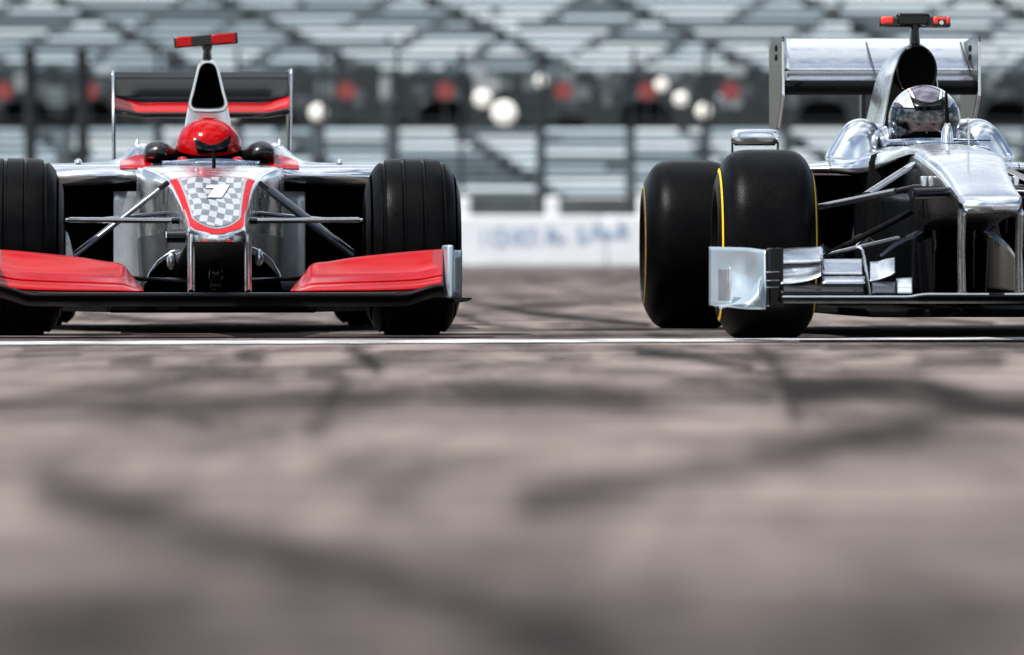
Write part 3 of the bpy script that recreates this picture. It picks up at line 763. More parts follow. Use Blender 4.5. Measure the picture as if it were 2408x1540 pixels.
# camera pod under the nose side, suspension
def rod(name, p, q, ra, rb, mat, n=12, mid=None, parent=None):
    return build(name, MB().tube([p, q] if mid is None else [p, mid, q], (ra, rb), n), mat, parent or car, ang=60)
for sgn in (0, 1):
    fx = lambda u: u
    A = F1.at if sgn == 0 else (lambda u, v, y: (lambda q: (-q[0], q[1], q[2]))(F1.at(u, v, y)))
    if sgn == 0:
        rod("camera_pod", A(391, 558, -.55), A(436, 558, -.55), .035, .020, GLOSS_BLACK); rod("camera_pod_cap", A(389.5, 558, -.55), A(392, 558, -.55), .037, .0215, SILVER); rod("camera_pod_arm", A(434, 556, -.55), A(450, 553, -.5), .02, .014, GLOSS_BLACK)
    rod("upper_wishbone", A(fx(165), 517, .02), A(fx(408), 519, -.05), .045, .0105, ARM)
    rod("wishbone_root", A(fx(404), 519, -.05), A(fx(445), 527, -.05), .040, .0125, GLOSS_BLACK, mid=A(fx(428), 519, -.05))
    rod("wishbone_end", A(fx(154), 517, .02), A(fx(167), 517, .02), .012, .006, SILVER)
    rod("rear_wishbone", A(fx(165), 524, .10), A(fx(400), 500, .75), .03, .009, GLOSS_BLACK)
    th = .0115 if sgn == 0 else .017
    rod("pushrod", A(fx(172), 602, .06), A(fx(372), 446, .16), .022, th, ARM if sgn == 0 else STEEL_BLUE)
    rod("pushrod_end", A(fx(368), 449, .158), A(fx(394), 430, .18), .014, .010, GLOSS_BLACK)
    rod("lower_wishbone", A(fx(190), 655, .0), A(fx(440), 658, .0), .04, .008, GLOSS_BLACK)
    rod("steering_arm", A(fx(160), 640, -.12), A(fx(440), 664, -.10), .014, .007, MATTE_BLACK)
    build("brake_duct", vane(F1, [(fx(153), 540, .05), (fx(153), 620, .05), (fx(176), 606, .05), (fx(160), 548, .05)], .012), SILVER, car, bevel=.003)
    # grey bargeboard
    G = dense([[A(fx(u), v, y) for v in (450, 530, 605, 682)] for u, y in ((402, .95), (380, 1.10), (352, 1.32), (322, 1.46), (288, 1.54), (268, 1.56))], 30, 12)
    build("bargeboard", MB().grid(G), GREY_METAL, car, ang=60, solid=.008)
    # sidepod: rounded silver inlet lip, top deck rising to the cockpit flank
    st = [(40, 388, 442, 1.66), (90, 386, 441, 1.58), (152, 384, 440, 1.52), (215, 382, 438, 1.50), (255, 379, 436, 1.50), (283, 368, 435, 1.50), (303, 352, 434, 1.49), (318, 340, 432, 1.47), (336, 336, 428, 1.43), (356, 340, 424, 1.42)]
    P = []
    for u, vt, vb, y in st:
        x, _, zb = A(fx(u), vb, y); _, _, zt = A(fx(u), vt, y+.4); _, _, zl = A(fx(u), 387, y)
        P.append([(x, y+.30, zb+.012), (x, y+.12, zb+.004), (x, y+.035, zb+.006), (x, y, zb+.3*(zl-zb)), (x, y-.004, zb+.6*(zl-zb)), (x, y+.045, zl-.006), (x, y+.16, zl+.25*(zt-zl)),
                  (x, y+.42, zt), (x, y+.9, zt-.01), (x, y+1.5, zt-.12), (x, y+2.0, .30)])
    DG = dense(P, 60, 64); build("sidepod", MB().grid(DG[:, 11:]), SILVER, car, ang=70); build("inlet_lip_shade", MB().grid(DG[:, :12]), CHARCOAL, car, ang=70)  # charcoal underside paints the shade on the lip's lower part
    Rp = [p for p in P if True][4:]
    Gd = dense(P, 61, 65)[33:61, 29:41].copy(); Gd[..., 2] += .003; Gd[..., 1] -= .002
    xs = Gd[..., 0]
    build("red_flank_panel", MB().grid(Gd), RED, car, ang=70)
    a, b = A(fx(60), 440, 1.62), A(fx(395), 440, 1.62)
    build("sidepod_duct", MB().box(((a[0]+b[0])/2, 1.78, .33), (abs(a[0]-b[0]), .02, .50)), CAVITY, car)
    build("sidepod_flank", MB().grid(dense([[(A(fx(40), 440, 1.66)[0], y, z) for z in (.07, .2, .38, .6)] for y in (1.72, 2.3, 2.9, 3.4)], 10, 6)), CHARCOAL, car, solid=.01)
    # small fin, mirror, headrest pad
    p = A(fx(323), 342, 1.85); build("deck_fin", MB().tube([p, (p[0], p[1]+.01, p[2]+.026)], [(.010, .006), (.002, .0015)], 8), GREY_METAL, car)
    p = A(fx(184), 380, 1.72); build("deck_bulge", MB().ball(p, (.016, .05, .012)), SILVER, car, ang=80)
    pads = [(336, 358, 368, 1.60), (341, 344, 380, 1.58), (355, 334, 384, 1.56), (374, 330, 388, 1.55), (392, 337, 388, 1.56), (406, 347, 388, 1.60), (424, 352, 388, 1.66), (445, 352, 388, 1.72)]
    fp = lambda u: u
    rings = []
    for u, vt, vb, y in pads:
        t_, b_ = A(fp(u), vt, y), A(fp(u), vb, y); cz, hz = (t_[2]+b_[2])/2, (t_[2]-b_[2])/2
        rings.append([(t_[0], y + .02 + (.10 if u > 340 else .04)*math.cos(q), cz + hz*math.sin(q)) for q in [2*math.pi*k/20 for k in range(20)]])
    G = np.einsum('ai,ijk->ajk', crw(len(rings), 30), np.array(rings)); build("headrest_pad", MB().grid(G, cv=True, cap=True), PAD, car, ang=80)
    p = A(430, 376, 1.32); build("red_cockpit_spot", MB().ball(p, (.022, .03, .013)), RED, car, ang=80)  # small red ellipsoid on each side of the screen
A = F1.at
# cockpit tub, screen, antenna
build("cockpit_tub", MB().box((0, 1.62, .40), (.50, .80, .50)), MATTE_BLACK, car, bevel=.04)
rows = [[], []]
for k in range(33):
    s_ = -1 + 2*k/32; x = .192*s_; y = 1.14 + .10*s_*s_
    zb = A(497, 386, 1.14)[2]; zt = A(497, 378.5 - 5.0*max(0, 1-s_*s_*1.6), 1.14)[2]
    rows[0].append((x*.96, y-.03, zb)); rows[1].append((x, y, zt))
build("wind_screen", MB().grid(rows), SCREEN, car, solid=.004)
rod("antenna", A(503, 395, .62), A(503, 357, .64), .007, .007, MATTE_BLACK)
# engine cover and airbox
AC = 489
oc = [(AC,139),(504,142),(513,151),(519,178),(529,222),(536,252),(544,296),(553,345),(AC,352),(425,345),(434,296),(442,252),(449,222),(459,178),(465,151),(474,142)]
ic = [(AC,149),(500,151),(507,159),(512,182),(521,220),(527,240),(525,249),(517,253),(AC,254),(461,253),(453,249),(451,240),(457,220),(466,182),(471,159),(478,151)]
fc = [(AC,139.5),(504,142),(513,151),(519,178),(528,216),(536,243),(535,258),(523,264),(AC,265),(455,264),(443,258),(442,243),(450,216),(459,178),(465,151),(474,142)]
cc = (AC, 215)
O, I, FR_ = polar(oc, cc), polar(ic, cc), polar(fc, cc)
O, I, FR_ = smooth_loop(O, 2), smooth_loop(I, 1), smooth_loop(FR_, 1)
def ring_at(C, y, k=1.0, c=cc, dz=0): return [tuple(np.array(A(c[0]+(p[0]-c[0])*k, c[1]+(p[1]-c[1])*k, y)) + np.array([0, 0, dz])) for p in C]
def ring_from(C, y, sx, zc, sz):       # shrink contour built at y=2 towards the tail
    out = []
    for p in C:
        q = A(p[0], p[1], 2.0); out.append((q[0]*sx, y, zc + (q[2]-zc)*sz))
    return out
mb = MB(); cov = [ring_at(O, 2.0, .0001), ring_at(O, 2.0, .9), ring_at(O, 2.003, .985), ring_at(O, 2.03, 1.0), ring_from(O, 2.4, 1.0, .6, .98), ring_from(O, 2.9, .75, .55, .80), ring_from(O, 3.5, .35, .5, .45)]
mb.grid(cov, cv=True); build("engine_cover", mb, SILVER, car, ang=50)
mid = (FR_ + I)/2
fr = [ring_at(FR_, 2.0), ring_at(FR_, 1.93), ring_at((FR_*3+I)/4, 1.905), ring_at((FR_+I*3)/4, 1.905), ring_at(I, 1.92), ring_at(I, 1.985)]
build("airbox_frame", MB().grid(fr, cv=True), SILVER, car, ang=60)
build("air_inlet", MB().grid([ring_at(I, 1.935, .995), ring_at(I, 1.98, .97), ring_at(I, 1.98, .0001)], cv=True), CAVITY, car)
# T-shaped roll-hoop camera
def tbar(u0, v0, u1, v1, y, hh, d, name, mat, rz=.0):
    p, q = Vector(A(u0, v0, y)), Vector(A(u1, v1, y)); c = (p+q)/2; L = (q-p).length; ang_ = math.atan2(q.z-p.z, q.x-p.x)
    return build(name, MB().box(c, (L, d, hh), Matrix.Rotation(-ang_, 3, 'Y')), mat, car, bevel=.005)
tl = lambda u: 100.5 - (u-409)*(11.5/150)
tbar(409, tl(409), 559, tl(559), 2.0, .0435, .062, "camera_bar", BLACK_PRINT)
tbar(414, tl(414), 452, tl(452), 2.0, .0400, .070, "camera_bar_red_end", RED); tbar(497, tl(497), 554, tl(554), 2.0, .0400, .070, "camera_bar_red_end", RED)
build("camera_stalk", MB().tube([A(487, 106, 2.0), A(487, 120, 2.0), A(487, 142, 2.0)], [(.05, .024), (.05, .017), (.06, .021)], 16, up=(1, 0, 0)), GLOSS_BLACK, car, ang=60)

# rear wing
us = [268, 285, 305, 330, 370, 430, 478, 530, 590, 625, 648, 665, 680]
def bend(u): return max(0, (330-u)/62, (u-625)/55)
flap = [[(u, 170-.3*bend(u), 3.80), (u, 186, 3.745), (u, 205-1*bend(u), 3.70), (u, 222-5*bend(u), 3.665), (u, 233-9*bend(u), 3.645), (u, 240-15*bend(u), 3.64)] for u in us]
build("rear_flap", MB().grid(wing_surface(F1, flap, 48, 22)), GLOSS_BLACK, car, ang=70, solid=.008)
mainp = [[(u, 241-16*bend(u), 3.66), (u, 250-14*bend(u), 3.60), (u, 259-12*bend(u), 3.555), (u, 266-11*bend(u), 3.53)] for u in us]
build("rear_main_plane", MB().grid(wing_surface(F1, mainp, 48, 14)), RED, car, ang=70, solid=.008)
lead = [[(u, 264.5-11*bend(u), 3.527), (u, 268-10*bend(u), 3.512), (u, 273-9*bend(u), 3.515), (u, 276-9*bend(u), 3.56), (u, 270-9*bend(u), 3.70)] for u in us]
build("rear_leading_edge", MB().grid(wing_surface(F1, lead, 48, 16)), GLOSS_BLACK, car, ang=70, solid=.004)
for u, tv, bv in ((266, 167, 378), (684, 162, 366)):
    x = A(u, 200, 3.5)[0]; z = lambda v: A(u, v, 3.5)[2]
    poly = [(x, 3.42, z(tv+10)), (x, 3.44, z(tv)), (x, 3.88, z(tv-2)), (x, 3.92, z(tv+6)), (x, 3.92, z(bv)), (x, 3.60, z(bv)), (x, 3.46, z(280))]
    build("rear_endplate", MB().prism(poly, (.011, 0, 0)), SILVER, car, bevel=.003)
    poly = [(x+(.008 if u < 400 else -.008), y_, z_) for _, y_, z_ in poly[2:]]
    build("endplate_liner", MB().prism([(p[0], p[1]-.01, p[2]) for p in poly], (.004, 0, 0)), CHARCOAL, car)

# front wing: red flaps, black main plane, endplates
fl = [(684, 684, 683), (700, 685, 664), (716, 685, 645), (736, 684.5, 622), (775, 684, 616), (830, 683.5, 607), (890, 683, 600), (950, 681.5, 594), (985, 679, 591), (1010, 674, 589), (1040, 667, 587)]
for sgn in (0, 1):
    fx = (lambda u: u) if sgn == 0 else (lambda u: 1022 - u)
    cols = [[(fx(u), vb, -.985), (fx(u), vb+(vt-vb)*.09, -.965), (fx(u), vb+(vt-vb)*.18, -.93), (fx(u), vb+(vt-vb)*.275, -.885)] for u, vb, vt in fl]
    build("wing_flap", MB().grid(wing_surface(F1, cols, 50, 12)), RED, car, ang=70, solid=.006)
    cols = [[(fx(u), vb+(vt-vb)*.245, -.905), (fx(u), vb+(vt-vb)*.27, -.908), (fx(u), vb+(vt-vb)*.33, -.885), (fx(u), vb+(vt-vb)*.5, -.82), (fx(u), vb+(vt-vb)*.75, -.755), (fx(u), vt, -.70)] for u, vb, vt in fl]
    build("wing_flap", MB().grid(wing_surface(F1, cols, 50, 20)), RED, car, ang=70, solid=.006)
    cols = [[(fx(u), vb+3, -.99), (fx(u), vb+5.5, -1.005), (fx(u), vb+9, -.99)] for u, vb, vt in fl[1:]]
    build("slot_edge", MB().grid(wing_surface(F1, cols, 40, 6)), GLOSS_BLACK, car, ang=70, solid=.003)
    build("flap_end_panel", vane(F1, [(fx(1020), 589, -.715), (fx(1017), 625, -.80), (fx(1026), 664, -.93), (fx(1041), 662, -.93), (fx(1041), 587, -.715)], .004), DARK_RED, car)
    x0, x1 = A(fx(1045), 640, -.8)[0], A(fx(1060), 640, -.8)[0]; zt, zb = A(fx(1050), 576, -.8)[2], A(fx(1050), 700, -.8)[2]
    build("front_endplate", MB().box(((x0+x1)/2, -.80, (zt+zb)/2), (abs(x1-x0), .44, zt-zb)), SATIN, car, bevel=.008)
    G = dense([[A(fx(u), v, y) for v in (588, 645, 699)] for u, y in ((1063, -.98), (1072, -.97), (1085, -.90))], 8, 6)
    build("endplate_vane", MB().grid(G), SATIN, car, solid=.006)
    q0, q1 = A(fx(1056), 704, -.8), A(fx(1103), 704, -.8); sg_ = 1 if q1[0] > q0[0] else -1
    build("footplate", MB().prism([(q0[0], -.8, q0[2]+.012), (q1[0]-.004*sg_, -.8, q0[2]+.008), (q1[0], -.8, q0[2]+.004), (q1[0]-.012*sg_, -.8, q0[2]-.004), (q0[0]+.01*sg_, -.8, q0[2]-.012)], (0, .46, 0)), GLOSS_BLACK, car, bevel=.002)
us = [-40, -22, 0, 30, 60, 85, 130, 300, 511, 722, 892, 937, 962, 990, 1022, 1044]
vle = lambda u: 690 - 21*(lambda t: t*t*(3-2*t))(min(1, max(0, (abs(u-511)-432)/90)))
cols = [[(u, vle(u)-2, -.80), (u, vle(u)-2.5, -.95), (u, vle(u)-1, -1.03), (u, vle(u)+3, -1.055), (u, vle(u)+11, -1.045), (u, vle(u)+22, -.97), (u, vle(u)+30, -.80), (u, vle(u)+20, -.60)] for u in us]
build("front_main_plane", MB().grid(wing_surface(F1, cols, 70, 34)), WING_BLACK, car, ang=70)
rod("main_plane_highlight", A(90, 689.5, -1.045), A(932, 689.5, -1.045), .004, .0016, STEEL_BLUE, 8)  # leading-edge highlight drawn as a thin bluish rod
# bib dome, sensor, splitter and floor
mb = MB(); G = []
for i in range(25):
    t = math.pi*i/24; row = []
    for j in range(11):
        q = (math.pi/2)*j/10
        row.append((-.262*math.cos(t)*math.cos(q)**.7, .42 + .55*math.sin(q)*.9 - .10*math.sin(t)*math.cos(q), .145 + .185*math.sin(t)*math.cos(q)**.5))
    G.append(row)
build("bib_dome", MB().grid(G), GLOSS_BLACK, car, ang=80)
for pts in (((343, 664), (352, 640), (372, 612), (400, 592), (424, 584), (446, 579)), ((664, 664), (656, 640), (640, 613), (618, 594), (600, 584), (588, 580))):
    build("dome_highlight", MB().tube([A(u, v, .345) for u, v in pts], [(.004, .0016), (.006, .003), (.006, .003), (.006, .003), (.006, .003), (.004, .002)], 8), SILVER, car, ang=60)  # bright rim highlights of the dome, modelled as silver tubes
for u0, v0 in ((402, 614), (609, 606)):
    q = A(u0, v0, .34); build("bib_highlight", MB().ball(q, (.017, .02, .034)), SILVER, car, ang=80)  # highlight patches on the bib, shaped as silver ovals
build("sensor_body", MB().tube([A(507, 618, .2), A(507, 632, .2), A(507, 655, .2), A(507, 668, .2)], [.012, .026, .030, .014], 18), GLOSS_BLACK, car, ang=70)
build("sensor_cap", MB().ball(A(507, 672, .19), (.022, .02, .018)), GLOSS_BLACK, car, ang=80)
build("splitter", MB().box((0, .85, .095), (.78, .9, .035)), MATTE_BLACK, car, bevel=.01)
build("floor", MB().prism([(-.40, .95, .1), (.40, .95, .1), (.68, 1.7, .1), (.68, 2.9, .1), (.35, 3.3, .1), (-.35, 3.3, .1), (-.68, 2.9, .1), (-.68, 1.7, .1)], (0, 0, .05)), MATTE_BLACK, car)
build("bulkhead", MB().box((0, 1.80, .30), (1.30, .04, .36)), CAVITY, car)
build("gearbox_fairing", MB().grid(dense([[(-.30, y, .12), (-.24, y, z), (0, y, z+.1), (.24, y, z), (.30, y, .12)] for y, z in ((2.0, .5), (2.8, .42), (3.4, .30), (3.8, .22))], 12, 14)), CHARCOAL, car, ang=60)
for sd in (-1, 1): rod("rear_axle", (sd*.12, 3.2, .32), (sd*.62, 3.2, .33), .02, .02, MATTE_BLACK)
build("rear_wing_pylon", MB().box((0, 3.70, .60), (.02, .18, .55)), CHARCOAL, car)

# driver 1
h1 = Helm(.130, .155, .118)
hc = A(491, 342, 1.60)
d1, hb1, rel1 = driver(car, (hc[0], 1.62, hc[2] - .008), "driver in a glossy red helmet with black crown spoiler, low in the silver car", h1, RED, False)
build("visor", h1.patch(-84, 84, -46, -13, 1.012, bow=13), DARK_VISOR, hb1, ang=80)
crown_spoiler(h1, .068, .049, .016, -.016, hb1, tilt=.05, dx=.012)
build("neck_collar", MB().tube([(0, 0, -.13), (0, 0, -.07)], [(.10, .12), (.095, .115)], 24, up=(0, 1, 0)), SUIT, hb1)
hb1.rotation_euler = (R(3), 0, 0)

# ================================================================== CAR 2: silver and black, turned slightly, at right
YAW2 = math.asin(.032); F2 = Frame(1.604, 24.0, YAW2); B = F2.at
car2 = empty("race_car", (1.604, 24.0, 0), YAW2)
tag(car2, "silver and black open-wheel race car with slick yellow-striped tyres, cut off at right edge", "race car", "race cars on the start line")
for sd in (-1, 1):
    make_wheel(car2, sd*.708, 0, .180, .338, sd, stripe=True)
    make_wheel(car2, sd*.790, 3.2, .192, .340, sd, stripe=True, sr=.228, sw=.0035)
N2 = Nose([(-.985, .098, .478, .447, .03), (-.965, .1075, .492, .440, .03), (-.9, .1105, .508, .436, .02), (-.7, .113, .545, .43, .0), (-.35, .122, .608, .42, 0), (-.05, .142, .654, .41, 0),
           (.3, .141, .682, .39, 0), (.7, .128, .700, .34, 0), (1.0, .120, .708, .26, 0), (1.2, .118, .708, .20, 0)], slope=.19)
build("nose_cone", MB().grid(N2.skin(-.985, 1.2, 90, 0, 16)), SILVER, car2, ang=60)
build("nose_tip", nose_cap(N2, -.985, .006), SILVER, car2, ang=70)
build("monocoque", MB().grid(N2.skin(-.985, 1.2, 60, 16, 36)), CHARCOAL, car2, ang=60)  # charcoal lower sides paint in the darkening under the silver top
for yy in (-.02, .62):
    build("panel_seam", MB().grid(patch_top(N2, lambda y: .95, yy, yy+.005, 2, 25, .0012)), MATTE_BLACK, car2)
def rod2(name, p, q, ra, rb, mat, n=12, mid=None, up=(0, 0, 1)):
    return build(name, MB().tube([p, q] if mid is None else [p, mid, q], (ra, rb), n, up=up), mat, car2, ang=60)
mx_ = lambda p: (-p[0], p[1], p[2])
# pillars, nose underside
for mir in (0, 1):
    f = (lambda p: p) if mir == 0 else mx_
    a, b = f(B(2262, 494, -.93)), f(B(2262, 697, -.93))
    build("wing_pillar", MB().tube([a, ((a[0]+b[0])/2, -.90, (a[2]+b[2])/2), b], [(.09, .0105), (.085, .0095), (.09, .010)], 16, up=(1, 0, 0)), SILVER, car2, ang=60)
    rod2("pillar_foot", (b[0], b[1], b[2]-.002), (b[0], b[1], b[2]+.014), .10, .017, SILVER, up=(1, 0, 0))
    # camera pod and bracket
    rod2("camera_pod", f(B(2146, 456, -.70)), f(B(2252, 452, -.62)), .030, .0195, GREY_METAL if False else CHARCOAL, 16)
    rod2("camera_pod_lens", f(B(2144.5, 456, -.70)), f(B(2147, 456, -.70)), .016, .010, LENS, 14)
    for u in (2172, 2189):
        c = f(B(u, 426, -.2)); build("arm_bracket", MB().box(c, (.021, .05, .036)), SILVER, car2, bevel=.004)
    # suspension
    rod2("upper_wishbone", f(B(1916, 489, .02)), f(B(2112, 449, -.12)), .045, .0115, ARM)
    rod2("wishbone_root", f(B(2108, 449.5, -.12)), f(B(2240, 441, -.15)), .030, .0085, GLOSS_BLACK, mid=f(B(2150, 439, -.14)))
    rod2("rear_wishbone", f(B(2040, 456, .10)), f(B(2134, 396, .28)), .024, .0085, ARM)
    rod2("wishbone_end", f(B(2128, 400, .27)), f(B(2149, 387, .32)), .018, .011, SILVER)
    rod2("wishbone_root", f(B(2147, 388, .32)), f(B(2185, 404, .30)), .018, .009, ARM)
    rod2("lower_wishbone", f(B(1925, 604, .02)), f(B(2112, 560, .05)), .04, .009, STEEL_BLUE)
    rod2("track_rod", f(B(1912, 572, -.08)), f(B(1980, 604, .15)), .012, .008, STEEL_BLUE)
    rod2("pushrod", f(B(1925, 610, .05)), f(B(2140, 500, .30)), .018, .010, MATTE_BLACK)
    rod2("brake_line", f(B(2170, 452, -.05)), f(B(2170, 548, -.02)), .004, .004, CHARCOAL)
    build("turning_vane", MB().grid(dense([[f(B(u, v, y)) for v in (v0, (v0+v1)/2, v1)] for u, v0, v1, y in ((2070, 600, 690, .6), (2105, 570, 690, .5), (2150, 545, 690, .4), (2200, 520, 690, .35))], 20, 10)), GLOSS_BLACK, car2, ang=70, solid=.006)
    rod2("vane_loop", f(B(2010, 580, .5)), f(B(2066, 578, .5)), .006, .004, STEEL_BLUE, mid=f(B(2040, 556, .5)))
    build("bargeboard", MB().grid(dense([[f(B(u, v, y)) for v in (455, 520, 610, 690)] for u, y in ((2150, .7), (2105, .95), (2060, 1.25), (2010, 1.5))], 24, 10)), CHARCOAL, car2, ang=70, solid=.008)
    # sidepod lip sweeping into the nose ridge
    st = [(1760, 390, 410, 1.66), (1850, 387, 409, 1.57), (1913, 384, 407, 1.52), (1960, 381, 408, 1.49), (1996, 377, 411, 1.44), (2030, 371, 411, 1.34), (2065, 362, 400, 1.17), (2096, 353, 386, .96), (2122, 347, 372, .74), (2138, 345, 366, .55), (2152, 346, 366, .40), (2166, 350, 368, .26)]
    P = []
    for u, vt, vb, y in st:
        x, _, zb = B(u, vb, y); _, _, zl = B(u, vt, y)
        if mir: x = -x
        P.append([(x, y+.30, zb+.010), (x, y+.12, zb+.002), (x, y+.030, zb+.002), (x, y-.004, zb+.28*(zl-zb)), (x, y-.004, zb+.62*(zl-zb)), (x, y+.040, zl-.005), (x, y+.16, zl+.004),
                  (x, y+.5, zl+.008), (x, y+1.0, zl-.0), (x, y+1.6, zl-.12), (x, y+2.1, .30)])
    DG = dense(P, 70, 64); build("sidepod", MB().grid(DG[:, 16:]), SILVER, car2, ang=70); build("inlet_lip_shade", MB().grid(DG[:, :17]), CHARCOAL, car2, ang=70)  # dark lower strip of the silver lip: its shading put into colour
    a, b = f(B(1760, 440, 1.6)), f(B(2110, 440, 1.6))
    build("sidepod_duct", MB().box(((a[0]+b[0])/2, 1.86, .34), (abs(a[0]-b[0]), .02, .52)), CAVITY, car2)
    build("sidepod_flank", MB().grid(dense([[(f(B(1760, 440, 1.66))[0], y, z) for z in (.07, .2, .38, .6)] for y in (1.74, 2.3, 2.9, 3.4)], 10, 6)), CHARCOAL, car2, solid=.01)
    rod2("panel_seam", f(B(1951, 384.0, 1.515)), f(B(1952, 405, 1.49)), .0016, .0016, MATTE_BLACK, 6, mid=f(B(1953, 394, 1.480)))
    # headrest hump
    poly = [(1930, 380), (1952, 345), (1968, 318), (1984, 295), (2000, 283), (2020, 278), (2042, 280), (2060, 291), (2069, 312), (2071, 345), (2074, 380), (2010, 384)]
    C = smooth_loop(polar(poly, (2012, 340), 48), 1)
    def hr(k, y, kk=1.0):
        out = []
        for p in C:
            q = B(2012 + (p[0]-2012)*k, 378 + (p[1]-378)*k*kk, y); out.append(f((q[0], q[1], q[2])))
        return out
    build("headrest_hump", MB().grid([hr(.03, 1.60), hr(.55, 1.605), hr(.80, 1.625), hr(.93, 1.66), hr(1.0, 1.74), hr(1.0, 2.0, 1.0), hr(.96, 2.4), hr(.7, 2.9)], cv=True), SILVER, car2, ang=70)
    build("headrest_side", MB().ball(f(B(2082, 330, 1.72)), (.03, .14, .055)), SILVER, car2, ang=80)
    # mirror
    m = f(B(1775, 322, 1.15)); n_, k_ = 28, 14; G = []
    for i in range(k_+1):
        p = math.pi*(i+.01)/(k_+.02); row = []
        for j in range(n_):
            t = 2*math.pi*j/n_; sg = lambda q, e: math.copysign(abs(q)**e, q)
            row.append((m[0] + .090*sg(math.sin(p), .35)*sg(math.cos(t), .35), m[1] + .045*sg(math.sin(p), .6)*sg(math.sin(t), .6), m[2] + .030*sg(math.cos(p), .45)))
        G.append(row)
    build("mirror_housing", MB().grid(G, cv=True, cap=True), SILVER, car2, ang=60)
    build("mirror_underside", MB().box((m[0], m[1]+.005, m[2]-.026), (.15, .06, .012)), GLOSS_BLACK, car2, bevel=.004)
    for u in (1722, 1829):
        p = f(B(u, 330, 1.16)); build("mirror_stay", MB().box((p[0], p[1], p[2]-.05), (.006, .05, .13)), GLOSS_BLACK, car2, bevel=.002)
    # rear wing endplates
    xe = f(B(1842, 200, 3.30))[0]; z = lambda v: B(1842, v, 3.30)[2]
    if mir: xe = B(2303, 200, 3.30)[0]
    poly = [(xe, 3.30, z(96)), (xe, 3.32, z(84)), (xe, 3.60, z(82)), (xe, 4.02, z(90)), (xe, 4.06, z(104)), (xe, 4.04, z(300)), (xe, 3.62, z(300)), (xe, 3.36, z(225))]
    build("rear_endplate", MB().prism(poly, (.010, 0, 0)), DARK_STEEL, car2, bevel=.002)
    rod2("endplate_edge", (xe, 3.297, z(98)), (xe, 3.300, z(222)), .006, .0065, SILVER, 8); rod2("endplate_edge", (xe, 3.300, z(222)), (xe, 3.55, z(296)), .006, .0065, SILVER, 8)
    for k in range(2): 
        pz = z(108 + 22*k); build("endplate_louvre", MB().ball((xe + (.006 if mir else -.006)*(-1 if mir else 1)*1.0, 3.62, pz), (.006, .05, .014)), MATTE_BLACK, car2, ang=80)
